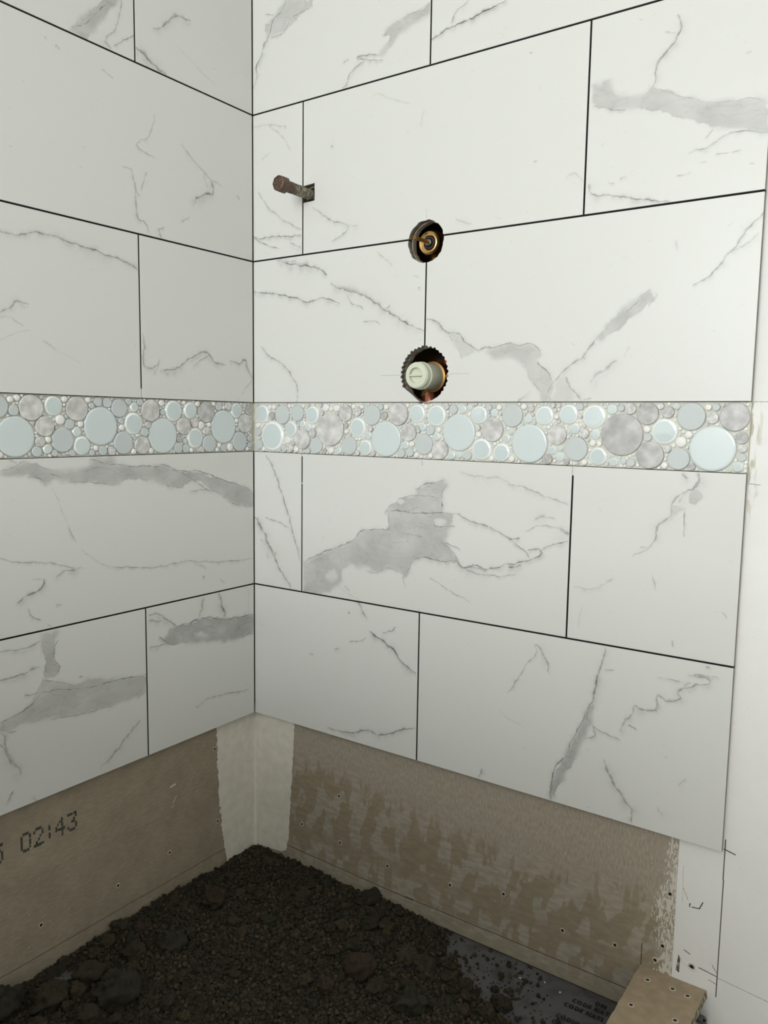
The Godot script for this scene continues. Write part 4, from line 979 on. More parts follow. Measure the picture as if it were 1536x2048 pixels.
# painted wall to the right of the tiles, 0.75 mm a pixel: x from 0.957 to 1.657, y down from 1.15
func drywall_picture() -> Image:
	var s := 0.00075
	var w := 934; var h := 1534
	var cl := noise(68, 0.01, 4).get_image(w, h)
	cl.convert(Image.FORMAT_L8)
	var c := cl.get_data()
	var smear := noise(69, 0.035, 3)
	var out := PackedByteArray()
	out.resize(w * h * 3)
	for j in h:
		for i in w:
			var k := j * w + i
			var t := 0.985 + 0.015 * c[k] / 255.0
			var r := 243.0 * t; var g := 242.0 * t; var b := 238.0 * t
			var x := 0.957 + i * s; var y := 1.15 - j * s
			if x < 1.05 and x > 1.02 and y > 0.86 and y < 1.06:   # grey-yellow smears of setting mortar beside the strip
				var m := smoothstep(-0.05, 0.35, smear.get_noise_2d(i * 2.0, j * 0.5)) * (1.0 - smoothstep(1.028, 1.043, x + 0.006 * smear.get_noise_2d(j * 0.6, 3.0))) * smoothstep(0.86, 0.93, y)
				r = lerpf(r, 186, m * 0.8); g = lerpf(g, 182, m * 0.8); b = lerpf(b, 160, m * 0.8)
			out[k * 3] = int(r); out[k * 3 + 1] = int(g); out[k * 3 + 2] = int(b)
	var im := Image.create_from_data(w, h, false, Image.FORMAT_RGB8, out)
	var pencil := Color(0.28, 0.26, 0.23, 0.65)
	var at := func(x: float, y: float) -> Vector2: return Vector2((x - 0.957) / s, (1.15 - y) / s)
	draw_line_px(im, at.call(1.0285, 0.36), at.call(1.0290, 0.087), pencil, 2.0, 0.02)
	draw_line_px(im, at.call(1.0280, 1.0598), at.call(1.30, 1.0625), Color(0.35, 0.33, 0.3, 0.5), 1.0, 0.2)
	draw_line_px(im, at.call(1.0265, 0.3440), at.call(1.0440, 0.3400), pencil, 2.0)
	draw_line_px(im, at.call(1.0280, 0.9350), at.call(1.0440, 0.9345), Color(0.4, 0.38, 0.34, 0.5), 1.0)
	draw_line_px(im, at.call(1.0300, 0.1210), at.call(1.16, 0.1080), Color(0.45, 0.42, 0.38, 0.5), 1.0, 0.1)
	draw_line_px(im, at.call(1.0, 0.1265), at.call(1.029, 0.1225), Color(0.4, 0.37, 0.33, 0.6), 2.0, 0.1)
	# a hooked pencil mark and stray ticks
	draw_line_px(im, at.call(0.9800, 0.2330), at.call(0.9795, 0.2270), pencil, 2.0)
	draw_line_px(im, at.call(0.9830, 0.2275), at.call(0.9950, 0.2290), pencil, 2.0)
	draw_line_px(im, at.call(0.9950, 0.2290), at.call(1.0000, 0.2420), pencil, 2.0)
	draw_line_px(im, at.call(1.0200, 0.1400), at.call(1.0285, 0.1280), pencil, 1.0)
	draw_line_px(im, at.call(1.0160, 0.1120), at.call(1.0280, 0.1090), pencil, 1.0)
	draw_line_px(im, at.call(0.9750, 0.1480), at.call(0.9850, 0.1440), Color(0.5, 0.48, 0.43, 0.6), 2.0)
	draw_line_px(im, at.call(0.9660, 0.2950), at.call(0.9680, 0.2300), Color(0.72, 0.69, 0.62, 0.5), 1.0, 0.3)
	draw_line_px(im, at.call(0.9680, 0.2560), at.call(0.9760, 0.2380), Color(0.80, 0.72, 0.60, 0.5), 2.0, 0.2)
	var q := RandomNumberGenerator.new()
	q.seed = 21
	for k in 120:
		var p: Vector2 = at.call(q.randf_range(0.97, 1.5), q.randf_range(0.1, 1.14))
		im.set_pixel(clampi(int(p.x), 0, w - 1), clampi(int(p.y), 0, h - 1), Color(0.72, 0.7, 0.65))
	return im

func board_material(im: Image, bump: float) -> StandardMaterial3D:
	var m := mat(Color.WHITE, 0.88)
	m.albedo_texture = ImageTexture.create_from_image(im)
	m.texture_repeat = false
	if bump > 0.0:
		m.heightmap_enabled = true
		m.heightmap_texture = m.albedo_texture
		m.heightmap_scale = bump
	return m

# a drywall screw driven below the paper: torn rim and a dark head
func screw(parent: Node3D, t: Transform3D, size := 1.0) -> void:
	var mesh := ArrayMesh.new()
	lathe([Vector2(0.0062, 0), Vector2(0.0054, 0.0006), Vector2(0.0042, 0.0008), Vector2(0.0036, 0.00025)], 14).commit(mesh)
	lathe([Vector2(0.0037, 0.0002), Vector2(0.0030, 0.0004), Vector2(0.0008, 0.0004), Vector2(0.0, 0.0002)], 14).commit(mesh)
	var o := put("screw", mesh, null, parent, Transform3D(t.basis * Basis.from_scale(Vector3(size, size, 1.0)), t.origin))
	o.set_surface_override_material(0, M.torn_paper)
	o.set_surface_override_material(1, M.dark_steel)

func wavy_edge(points: Array, wobble: float, seed_: int) -> PackedVector2Array:
	var n := noise(seed_, 0.09, 3)
	var out := PackedVector2Array()
	for i in points.size() - 1:
		var a: Vector2 = points[i]; var b: Vector2 = points[i + 1]
		var steps := maxi(1, int(a.distance_to(b) / 0.004))
		for k in steps:
			var p := a.lerp(b, float(k) / steps)
			var d := (b - a).orthogonal().normalized()
			out.append(p + d * wobble * n.get_noise_1d((i * 50 + k) * 4.0))
	out.append(points[points.size() - 1])
	return out

func build_boards() -> void:
	M.torn_paper = mat(rgb8(196, 186, 166), 0.9)
	# right: brown board as far as 0.957, painted plasterboard beyond
	var holes := [disc_poly(Vector2(0.444, 1.3577), 0.0375, 32, 0.002, 15), disc_poly(Vector2(0.446, 1.1125), 0.0515, 40, 0.003, 16), disc_poly(Vector2(0.156, 1.484), 0.0165, 20)]
	var polys := []
	for s in [[-0.014, 0.156], [0.156, 0.446], [0.446, 0.957]]:
		var p := [rect(s[0], 0.004, s[1], CEILING)]
		for hh in holes: p = cut(p, hh)
		polys.append_array(p)
	M.right_board = board_material(right_board_picture(), 0.05)
	put("backer_board", slab(false, polys, BOARD, BOARD - 0.012, 0.0, Rect2(-0.014, 0.0, 0.971, 0.36)), M.right_board, wall_r)
	M.left_board = board_material(left_board_picture(), 0.07)
	put("backer_board", slab(true, [rect(-0.014, 0.004, 1.30, CEILING)], BOARD, BOARD - 0.012, 0.0, Rect2(0.0, 0.0, 0.75, 0.36)), M.left_board, wall_l)
	M.paint = board_material(drywall_picture(), 0.0)
	M.paint.roughness = 0.75
	put("drywall", slab(false, [rect(0.9572, 0.0, 2.6, CEILING)], BOARD, BOARD - 0.012, 0.0, Rect2(0.957, 0.0, 0.7, 1.15)), M.paint, wall_r)
	put("drywall", slab(true, [rect(1.3002, -0.02, 1.75, CEILING)], BOARD, BOARD - 0.012), M.drywall, wall_l)
	# taped corner
	var lt := wavy_edge([Vector2(0.108, 0.36), Vector2(0.105, 0.24), Vector2(0.101, 0.165), Vector2(0.092, 0.08), Vector2(0.079, 0.010)], 0.0045, 81)
	lt.append_array(PackedVector2Array([Vector2(-0.013, 0.010), Vector2(-0.013, 0.36)]))
	put("joint_tape", slab(true, [lt], BOARD + 0.0008, BOARD - 0.0002, 0.0003), M.compound, wall_l)
	var rt := wavy_edge([Vector2(0.111, 0.36), Vector2(0.105, 0.27), Vector2(0.098, 0.155), Vector2(0.092, 0.06), Vector2(0.083, 0.028), Vector2(0.070, 0.019)], 0.0028, 82)
	rt.append_array(PackedVector2Array([Vector2(-0.013, 0.012), Vector2(-0.013, 0.36)]))
	put("joint_tape", slab(false, [rt], BOARD + 0.0008, BOARD - 0.0002, 0.0003), M.compound, wall_r)
	var fil := begin()   # rounded bead of compound in the corner
	for i in 4:
		var a0 := PI / 2 * i / 4; var a1 := PI / 2 * (i + 1) / 4
		var c := Vector2(BOARD + 0.0058, BOARD + 0.0058)
		var p0 := c - Vector2(cos(a0), sin(a0)) * 0.005; var p1 := c - Vector2(cos(a1), sin(a1)) * 0.005
		var nn := Vector3(cos((a0 + a1) / 2), 0, sin((a0 + a1) / 2))
		tri(fil, Vector3(p0.x, 0.0, p0.y), Vector3(p1.x, 0.0, p1.y), Vector3(p1.x, 0.36, p1.y), nn)
		tri(fil, Vector3(p0.x, 0.0, p0.y), Vector3(p1.x, 0.36, p1.y), Vector3(p0.x, 0.36, p0.y), nn)
	put("corner_bead", fil.commit(), M.compound, wall_r)
	# screws
	for p in [[0.1142, 0.2906], [0.1073, 0.1186], [0.2446, 0.1059], [0.3744, 0.0955], [0.5404, 0.1010]]:
		screw(wall_l, Transform3D(Basis(Vector3(0, 0, -1), Vector3(0, 1, 0), Vector3(1, 0, 0)), Vector3(BOARD, p[1], p[0])), 0.8)
	for p in [[0.2388, 0.2042], [0.1325, 0.1061], [0.2427, 0.0978], [0.3704, 0.0873], [0.5228, 0.0999], [0.6407, 0.1243], [0.7615, 0.0977], [0.8590, 0.1093], [0.9288, 0.1104], [0.9471, 0.2378], [0.9398, 0.1408]]:
		screw(wall_r, Transform3D(Basis.IDENTITY, Vector3(p[0], p[1], BOARD)), 0.8)
	screw(wall_r, Transform3D(Basis.IDENTITY, Vector3(0.9885, 0.1235, BOARD)), 1.0)
	# torn slot and ridge of compound low on the painted board
	var slot := PackedVector2Array([Vector2(0.9635, 0.1080), Vector2(0.9690, 0.1050), Vector2(0.9700, 0.1300), Vector2(0.9665, 0.1370)])
	put("torn_slot", slab(false, [slot], BOARD + 0.0003, BOARD - 0.0001), M.crumble, wall_r)
	var ridge := [Vector3(0.9690, 0.1350, BOARD), Vector3(0.9760, 0.1270, BOARD), Vector3(0.9830, 0.1215, BOARD), Vector3(0.9920, 0.1185, BOARD), Vector3(0.9990, 0.1215, BOARD)]
	put("compound_ridge", tube(ridge, 0.0013, 8).commit(), M.plaster, wall_r)
	# the frame of the wall behind: studs and the sheathing that closes the cavity
	put("sheathing", box(Vector3(-0.2, -0.12, -0.16), Vector3(2.72, CEILING, -0.13)), M.stud, wall_r)
	for x in [0.28, 0.62, 1.03, 1.44, 1.85, 2.26]:
		put("stud", box(Vector3(x, 0.0, -0.1298), Vector3(x + 0.04, CEILING, BOARD - 0.0122)), M.stud, wall_r)
	put("sheathing", box(Vector3(-0.16, -0.12, -0.13), Vector3(-0.0265, CEILING, 1.75)), M.stud, wall_l)

# ------------------------------------------------------------------ things in the wall
func build_fittings() -> void:
	# stub of pipe for the shower arm
	var pipe := group_node("pipe_stub", self, Vector3(0.1575, 1.484, -0.0865))
	meta(pipe, "corroded metal pipe stub with a brown end plug poking out of the wall", "pipe")
	put("pipe_body", lathe([Vector2(0.0, 0.0), Vector2(0.0104, 0.0), Vector2(0.0104, 0.066), Vector2(0.0108, 0.074), Vector2(0.0104, 0.100), Vector2(0.0110, 0.118), Vector2(0.0106, 0.140), Vector2(0.0104, 0.164), Vector2(0.0, 0.164)], 28).commit(), M.iron, pipe)
	var th := begin()
	for k in 7: lathe([Vector2(0.0104, 0.137 + k * 0.0036), Vector2(0.0112, 0.1388 + k * 0.0036), Vector2(0.0104, 0.1406 + k * 0.0036)], 24, th)
	put("thread", th.commit(), M.bronze, pipe)
	var plug := lathe([Vector2(0.0106, 0.158), Vector2(0.0150, 0.1585), Vector2(0.0162, 0.161), Vector2(0.0162, 0.174), Vector2(0.0150, 0.1790), Vector2(0.0128, 0.1800), Vector2(0.0118, 0.1780), Vector2(0.0, 0.1780)], 8)
	var plug_o := put("end_plug", plug.commit(), M.bronze, pipe)
	var cross := begin()
	add_box(cross, Vector3(-0.0075, -0.0012, 0.1778), Vector3(0.0075, 0.0012, 0.1792))
	add_box(cross, Vector3(-0.0012, -0.0075, 0.1778), Vector3(0.0012, 0.0075, 0.1791))
	put("raised_mark", cross.commit(), M.bronze, plug_o)
	# upper valve: brass ring, black seal, stem
	var div := group_node("diverter_valve", self, Vector3(0.444, 1.3577, -0.1295))
	meta(div, "brass diverter valve with a thin stem in the small round hole", "valve")
	put("valve_body", lathe([Vector2(0.0, 0.0), Vector2(0.017, 0.0), Vector2(0.017, 0.085), Vector2(0.0235, 0.090), Vector2(0.0235, 0.1120)], 32).commit(), M.old_brass, div)
	put("brass_ring", lathe([Vector2(0.0215, 0.108), Vector2(0.0222, 0.1165), Vector2(0.0205, 0.1195), Vector2(0.0165, 0.1170), Vector2(0.0145, 0.1175), Vector2(0.0130, 0.1165), Vector2(0.0128, 0.1080)], 40).commit(), M.brass, div)
	put("seal", lathe([Vector2(0.0128, 0.108), Vector2(0.0128, 0.1150), Vector2(0.0108, 0.1185), Vector2(0.0085, 0.1185), Vector2(0.0068, 0.1150), Vector2(0.0, 0.1150)], 32).commit(), M.black_rubber, div)
	put("collar", lathe([Vector2(0.0066, 0.114), Vector2(0.0062, 0.1205), Vector2(0.0045, 0.1220), Vector2(0.0, 0.1220)], 24).commit(), M.steel, div)
	put("stem", lathe([Vector2(0.0034, 0.120), Vector2(0.0034, 0.150), Vector2(0.0038, 0.151), Vector2(0.0038, 0.1690), Vector2(0.0032, 0.1700), Vector2(0.0018, 0.1700), Vector2(0.0016, 0.1680), Vector2(0.0, 0.1680)], 20).commit(), M.old_brass, div)
	put("mounting_lug", box(Vector3(-0.006, -0.036, 0.088), Vector3(0.006, -0.020, 0.096), 0.001), M.old_brass, div)
	put("supply_pipe", tube([Vector3(0, -0.02, 0.05), Vector3(0, -0.16, 0.05)], 0.0095, 16).commit(), M.copper, div)
	# lower valve: pale plastic cap on a copper and brass body
	var mix := group_node("mixing_valve", self, Vector3(0.4465, 1.1088, -0.1295))
	meta(mix, "shower mixing valve under a pale green plastic cap in the large round hole", "valve")
	var cap := put("plastic_cap", lathe([Vector2(0.0, 0.092), Vector2(0.0252, 0.092), Vector2(0.0250, 0.138), Vector2(0.0262, 0.1395), Vector2(0.0262, 0.143), Vector2(0.0250, 0.1445), Vector2(0.0248, 0.1560), Vector2(0.0225, 0.1595), Vector2(0.0148, 0.1600), Vector2(0.0143, 0.1592), Vector2(0.0140, 0.1530), Vector2(0.0, 0.1525)], 44).commit(), M.pale_green, mix)
	var rib := begin()
	add_box(rib, Vector3(-0.0142, -0.0014, 0.1520), Vector3(0.0142, 0.0014, 0.1592), 0.0004)
	put("rib", rib.commit(), M.pale_green, cap)
	put("valve_body", lathe([Vector2(0.0, 0.03), Vector2(0.026, 0.03), Vector2(0.030, 0.040), Vector2(0.030, 0.088), Vector2(0.0275, 0.0930), Vector2(0.0, 0.0930)], 36).commit(), M.copper, mix)
	put("bonnet", lathe([Vector2(0.0262, 0.088), Vector2(0.0300, 0.0950), Vector2(0.0295, 0.1010), Vector2(0.0254, 0.1020)], 36).commit(), M.old_brass, mix)
	put("check_stop", lathe([Vector2(0.0, 0.0), Vector2(0.0072, 0.0), Vector2(0.0072, 0.052), Vector2(0.0055, 0.055), Vector2(0.0, 0.055)], 6).commit(), M.brass, mix, Transform3D(Basis.IDENTITY, Vector3(0.0385, 0.0005, 0.05)))
	put("check_stop", lathe([Vector2(0.0, 0.0), Vector2(0.0072, 0.0), Vector2(0.0072, 0.046), Vector2(0.0055, 0.049), Vector2(0.0, 0.049)], 6).commit(), M.old_brass, mix, Transform3D(Basis.IDENTITY, Vector3(-0.0385, 0.0005, 0.05)))
	put("supply_pipe", tube([Vector3(0.012, 0.026, 0.062), Vector3(0.012, 0.16, 0.062)], 0.0085, 18).commit(), M.copper, mix)
	put("union_nut", lathe([Vector2(0.0, 0.0), Vector2(0.0125, 0.0), Vector2(0.0125, 0.016), Vector2(0.0, 0.016)], 6).commit(), M.copper, mix, Transform3D(Basis(Vector3(1, 0, 0), Vector3(0, 0, 1), Vector3(0, -1, 0)) * Basis.from_scale(Vector3(1, 1, -1)), Vector3(0.012, 0.028, 0.062)))
	put("supply_pipe", tube([Vector3(0.010, -0.026, 0.062), Vector3(0.010, -0.16, 0.062)], 0.0105, 18).commit(), M.copper, mix)
	put("supply_pipe", tube([Vector3(-0.018, -0.026, 0.075), Vector3(-0.018, -0.10, 0.080)], 0.020, 22).commit(), M.copper, mix)
	var tag := put("tag", box(Vector3(-0.007, -0.0006, -0.005), Vector3(0.007, 0.0006, 0.005)), M.brass, mix)
	tag.transform = Transform3D(Basis.from_euler(Vector3(1.1, 0, 0.5)), Vector3(0.000, -0.031, 0.128))

# ------------------------------------------------------------------ floor, liner, curb
func mud_edge(z: float) -> float:   # how far the mud reaches from the left wall
	var pts := [Vector2(-0.02, 0.545), Vector2(0.02, 0.585), Vector2(0.098, 0.660), Vector2(0.15, 0.760), Vector2(0.25, 0.81), Vector2(0.4, 0.86), Vector2(0.7, 0.90), Vector2(2.0, 0.93)]
	for i in pts.size() - 1:
		if z <= pts[i + 1].x: return lerpf(pts[i].y, pts[i + 1].y, clampf((z - pts[i].x) / (pts[i + 1].x - pts[i].x), 0, 1))
	return 0.9

var lump1 := noise(91, 9.0, 3)
var lump2 := noise(92, 38.0, 3)
var lump3 := noise(93, 130.0, 3)

func mud_height(x: float, z: float) -> float:
	var e := mud_edge(z) + 0.035 * lump1.get_noise_2d(x * 1.4 + 3.0, z * 1.4) + 0.014 * lump2.get_noise_2d(x, z)
	var c := smoothstep(0.0, 0.075, e - x)
	var bare := Vector2(x - 0.024, (z - 0.520) * 0.55).length()
	c *= 0.15 + 0.85 * smoothstep(0.008, 0.030, bare + 0.010 * lump2.get_noise_2d(x, z))
	var base := 0.007 + 0.015 * smoothstep(0.015, 0.20, z) * smoothstep(0.015, 0.20, x)
	base += 0.006 * exp(-pow((z - 0.31) / 0.12, 2.0)) * (1.0 - smoothstep(0.0, 0.2, x))
	base -= 0.006 * smoothstep(0.22, 0.5, x) * (1.0 - smoothstep(0.0, 0.08, z))
	var l2 := lump2.get_noise_2d(x, z)
	var h := base + 0.011 * lump1.get_noise_2d(x, z) + 0.011 * absf(l2) + 0.0045 * lump3.get_noise_2d(x, z)
	return h * c - 0.007 * (1.0 - c)

var clod_mesh := []

func lump_mesh(seed_: int, sub: int, amp: float) -> ArrayMesh:
	var n := noise(seed_, 0.9, 3)
	var s := SphereMesh.new()
	s.radius = 1.0
	s.height = 2.0
	s.radial_segments = 34 if sub else 8
	s.rings = 19 if sub else 5
	var arr := s.get_mesh_arrays()
	var v: PackedVector3Array = arr[Mesh.ARRAY_VERTEX]
	var st := begin()
	var idx: PackedInt32Array = arr[Mesh.ARRAY_INDEX]
	var moved := PackedVector3Array()
	for p in v:
		var k := 1.0 + amp * n.get_noise_3d(p.x * 1.2, p.y * 1.2, p.z * 1.2) + amp * 0.40 * n.get_noise_3d(p.x * 5.0 + 9.0, p.y * 5.0, p.z * 5.0) + (amp * 0.22 * n.get_noise_3d(p.x * 14.0, p.y * 14.0 + 5.0, p.z * 14.0) if sub else 0.0)
		moved.append(Vector3(p.x, p.y * 0.82, p.z) * k)
	st.set_smooth_group(0)
	for i in idx: st.add_vertex(moved[i])
	st.index()
	st.generate_normals()
	return st.commit()

func build_floor() -> void:
	var slab_floor := put("floor", box(Vector3(-0.16, -0.12, -0.16), Vector3(2.72, -0.004, 3.52)), M.subfloor, self)
	meta(slab_floor, "", "", "", "structure")
	# pan liner
	var st := begin()
	var ripple := noise(95, 6.0, 2)
	var nx := 60; var nz := 90
	var pos := func(i: int, j: int) -> Vector3:
		var x := -0.0138 + 0.9175 * i / nx; var z := -0.0138 + 1.3 * j / nz
		return Vector3(x, 0.0012 * ripple.get_noise_2d(x, z) + 0.0006, z)
	st.set_smooth_group(0)
	for j in nz:
		for i in nx:
			var q := [pos.call(i, j), pos.call(i + 1, j), pos.call(i + 1, j + 1), pos.call(i, j + 1)]
			for k in [0, 1, 2, 0, 2, 3]:
				st.set_uv(Vector2(q[k].x, q[k].z))
				st.add_vertex(q[k])
	st.index()
	st.generate_normals()
	var liner := put("shower_pan_liner", st.commit(), M.liner, self)
	meta(liner, "dark grey plastic shower pan liner with printed code lettering beside the curb", "liner")
	var f := SystemFont.new()
	f.font_names = PackedStringArray(["Droid Sans"])
	f.font_weight = 700
	var lines := [["ON", 0.836, 0.0085], ["CODE NATI", 0.8000, 0.0250], ["CODE NATI", 0.7915, 0.0425], ["CÓDIGO", 0.7905, 0.0760], ["CODE NATI", 0.7900, 0.0935]]
	for l in lines:
		var t := TextMesh.new()
		t.text = l[0]
		t.font = f
		t.font_size = 32
		t.pixel_size = 0.00042
		t.depth = 0.0002
		t.horizontal_alignment = HORIZONTAL_ALIGNMENT_LEFT
		put("printed_text", t, M.print_ink, liner, Transform3D(Basis(Vector3(1, 0, 0), Vector3(0, 0, -1), Vector3(0, 1, 0)).rotated(Vector3.UP, 0.03), Vector3(l[1], 0.0022, l[2])))
	# mud bed
	var mud := begin()
	var step := 0.0035
	var mx := int(0.918 / step); var mz := int(1.2 / step)
	var hs := PackedFloat32Array()
	hs.resize((mx + 1) * (mz + 1))
	for j in mz + 1:
		for i in mx + 1:
			hs[j * (mx + 1) + i] = mud_height(-0.0135 + i * step, -0.0135 + j * step)
	var P := PackedVector3Array(); var idx := PackedInt32Array()
	for j in mz + 1:
		for i in mx + 1: P.append(Vector3(-0.0135 + i * step, hs[j * (mx + 1) + i], -0.0135 + j * step))
	for j in mz:
		for i in mx:
			var a := j * (mx + 1) + i
			if maxf(maxf(hs[a], hs[a + 1]), maxf(hs[a + mx + 1], hs[a + mx + 2])) < 0.0: continue
			idx.append_array(PackedInt32Array([a, a + 1, a + mx + 2, a, a + mx + 2, a + mx + 1]))
	mud.set_smooth_group(0)
	for i in idx: mud.add_vertex(P[i])
	mud.index()
	mud.generate_normals()
	var bed := put("mortar_bed", mud.commit(), M.mud, self)
	meta(bed, "loose dark crumbly mortar heaped over the shower floor", "mortar", "", "stuff")
	# crumbs
	var g := RandomNumberGenerator.new()
	g.seed = 33
	var forms := [lump_mesh(101, 0, 0.5), lump_mesh(102, 0, 0.55), lump_mesh(103, 0, 0.5)]
	for k in 3:
		var where := []
		for i in 15000:
			var x := g.randf_range(-0.010, 0.90); var z := g.randf_range(-0.010, 0.80)
			if g.randf() < 0.5: z = g.randf_range(-0.01, 0.45)
			var h := mud_height(x, z)
			var r := 0.0012 + 0.0036 * pow(g.randf(), 3.0)
			if h < 0.0:
				if g.randf() > 0.09 or mud_edge(z) < x - 0.16: continue
				h = 0.0006
			r = minf(r, minf(x, z) + 0.0135)
			where.append(Transform3D(Basis.from_euler(Vector3(g.randf() * TAU, g.randf() * TAU, 0)).scaled(Vector3.ONE * r), Vector3(x, h + r * 0.45, z)))
		var mm := MultiMesh.new()
		mm.transform_format = MultiMesh.TRANSFORM_3D
		mm.mesh = forms[k]
		mm.instance_count = where.size()
		for i in where.size(): mm.set_instance_transform(i, where[i])
		var mi := MultiMeshInstance3D.new()
		mi.name = "crumbs"
		mi.multimesh = mm
		mi.material_override = [M.crumb_dark, M.mud, M.crumb_pale][k]
		meta(mi, "", "", "", "stuff")
		bed.add_child(mi, true)
	# clods that can be told apart
	for k in 7: clod_mesh.append(lump_mesh(110 + k, 1, 0.6))
	var big := [[0.0052, 0.3861, 34], [0.0180, 0.4243, 28], [0.0590, 0.3943, 26], [0.1360, 0.3654, 50], [0.0498, 0.3670, 28], [0.0906, 0.4165, 34], [0.0804, 0.5854, 56], [0.0970, 0.5433, 30], [0.1737, 0.5175, 66], [0.0240, 0.6338, 56], [0.0946, 0.2179, 44], [0.2169, 0.4168, 24], [0.0802, 0.5085, 48], [0.0748, 0.0304, 30], [0.1051, 0.0789, 24], [0.3447, -0.0170, 40], [0.2356, 0.1034, 32], [0.2013, 0.1198, 24], [0.1708, 0.1619, 26], [0.4190, 0.0631, 32], [0.3972, 0.0811, 32], [0.2344, 0.2084, 28], [0.4702, 0.2159, 50], [0.5198, 0.2352, 36], [0.5609, 0.1415, 36], [0.5215, 0.1365, 40], [0.5915, 0.2353, 50], [0.6371, 0.1948, 28], [0.4471, 0.2882, 28], [0.5048, 0.0260, 24], [0.7057, 0.1166, 32], [0.7009, 0.0734, 12], [0.6766, 0.0847, 14], [0.1387, 0.1525, 18], [0.0385, 0.1206, 20], [0.0216, 0.1930, 20], [0.1708, 0.5697, 36], [0.3094, 0.2111, 22], [0.3391, 0.0912, 18]]
	var n := 0
	var taken := []
	for b in big:
		clod(n, b[0], b[1], b[2] * 0.00052, g, b[2] > 33)
		taken.append(Vector3(b[0], b[1], b[2] * 0.00052))
		n += 1
	var tries := 0
	while n < 230 and tries < 6000:
		tries += 1
		var x := g.randf_range(0.0, 0.86); var z := g.randf_range(0.0, 0.66)
		if x + z > 0.95: continue
		var r := 0.0045 + 0.0085 * pow(g.randf(), 1.7)
		var loose := mud_height(x, z) < 0.003
		if loose and (x - mud_edge(z) > 0.09 or g.randf() > 0.25): continue
		if loose: r *= 0.6
		if x < r - 0.012 or z < r - 0.012: continue
		var ok := true
		for t in taken:
			if Vector2(t.x - x, t.y - z).length() < t.z + r: ok = false
		if not ok: continue
		taken.append(Vector3(x, z, r))
		clod(n, x, z, r, g, false)
		n += 1
	# white chips lying on the mud
	for k in 6:
		var x: float = [0.118, 0.105, 0.43, 0.70, 0.742, 0.775, 0.36, 0.63, 0.075][k]; var z: float = [0.50, 0.535, 0.10, 0.028, 0.012, 0.02, 0.22, 0.09, 0.585][k]
		var h := maxf(mud_height(x, z), 0.001)
		var o := put("plaster_chip", box(Vector3(-0.0019, 0, -0.0011), Vector3(0.0019, 0.001, 0.0011)), M.plaster, self, Transform3D(Basis.from_euler(Vector3(0.1, k * 1.3, 0.15)), Vector3(x, h + 0.0006, z)))
		o.name = "plaster_chip" if k == 0 else "plaster_chip_%03d" % k
		meta(o, "tiny white plaster chip lying on the dark mortar and liner", "chip", "white chips on the floor")

func clod(n: int, x: float, z: float, r: float, g: RandomNumberGenerator, large: bool) -> void:
	x = maxf(x, r * 1.12 - 0.0135); z = maxf(z, r * 1.12 - 0.0135)
	var h := maxf(mud_height(x, z), 0.0010)
	var o := put("mortar_clod", clod_mesh[n % 7], M.clods[(n * 7 + n / 3) % 4], self, Transform3D(Basis.from_euler(Vector3(g.randf_range(-0.4, 0.4), g.randf() * TAU, g.randf_range(-0.4, 0.4))).scaled(Vector3.ONE * r), Vector3(x, h + r * 0.42, z)))
	o.name = "mortar_clod" if n == 0 else "mortar_clod_%03d" % n
	var own := {0: "mortar clod touching the left board just below its pencil line", 10: "rounded mortar clod on the heap before the edge of the left corner tape", 13: "mortar clod tucked into the corner below the taped joint", 15: "pointed mortar clod leaning against the right board at the pencil line", 30: "mortar clod sitting alone on the bare printed liner"}
	if own.has(n): meta(o, own[n], "clod", "large mortar clods")
	elif large: meta(o, "large rounded clod of dark mortar on the heap", "clod", "large mortar clods")
	else: meta(o, "small dark mortar clod lying on the heap", "clod", "small mortar clods")

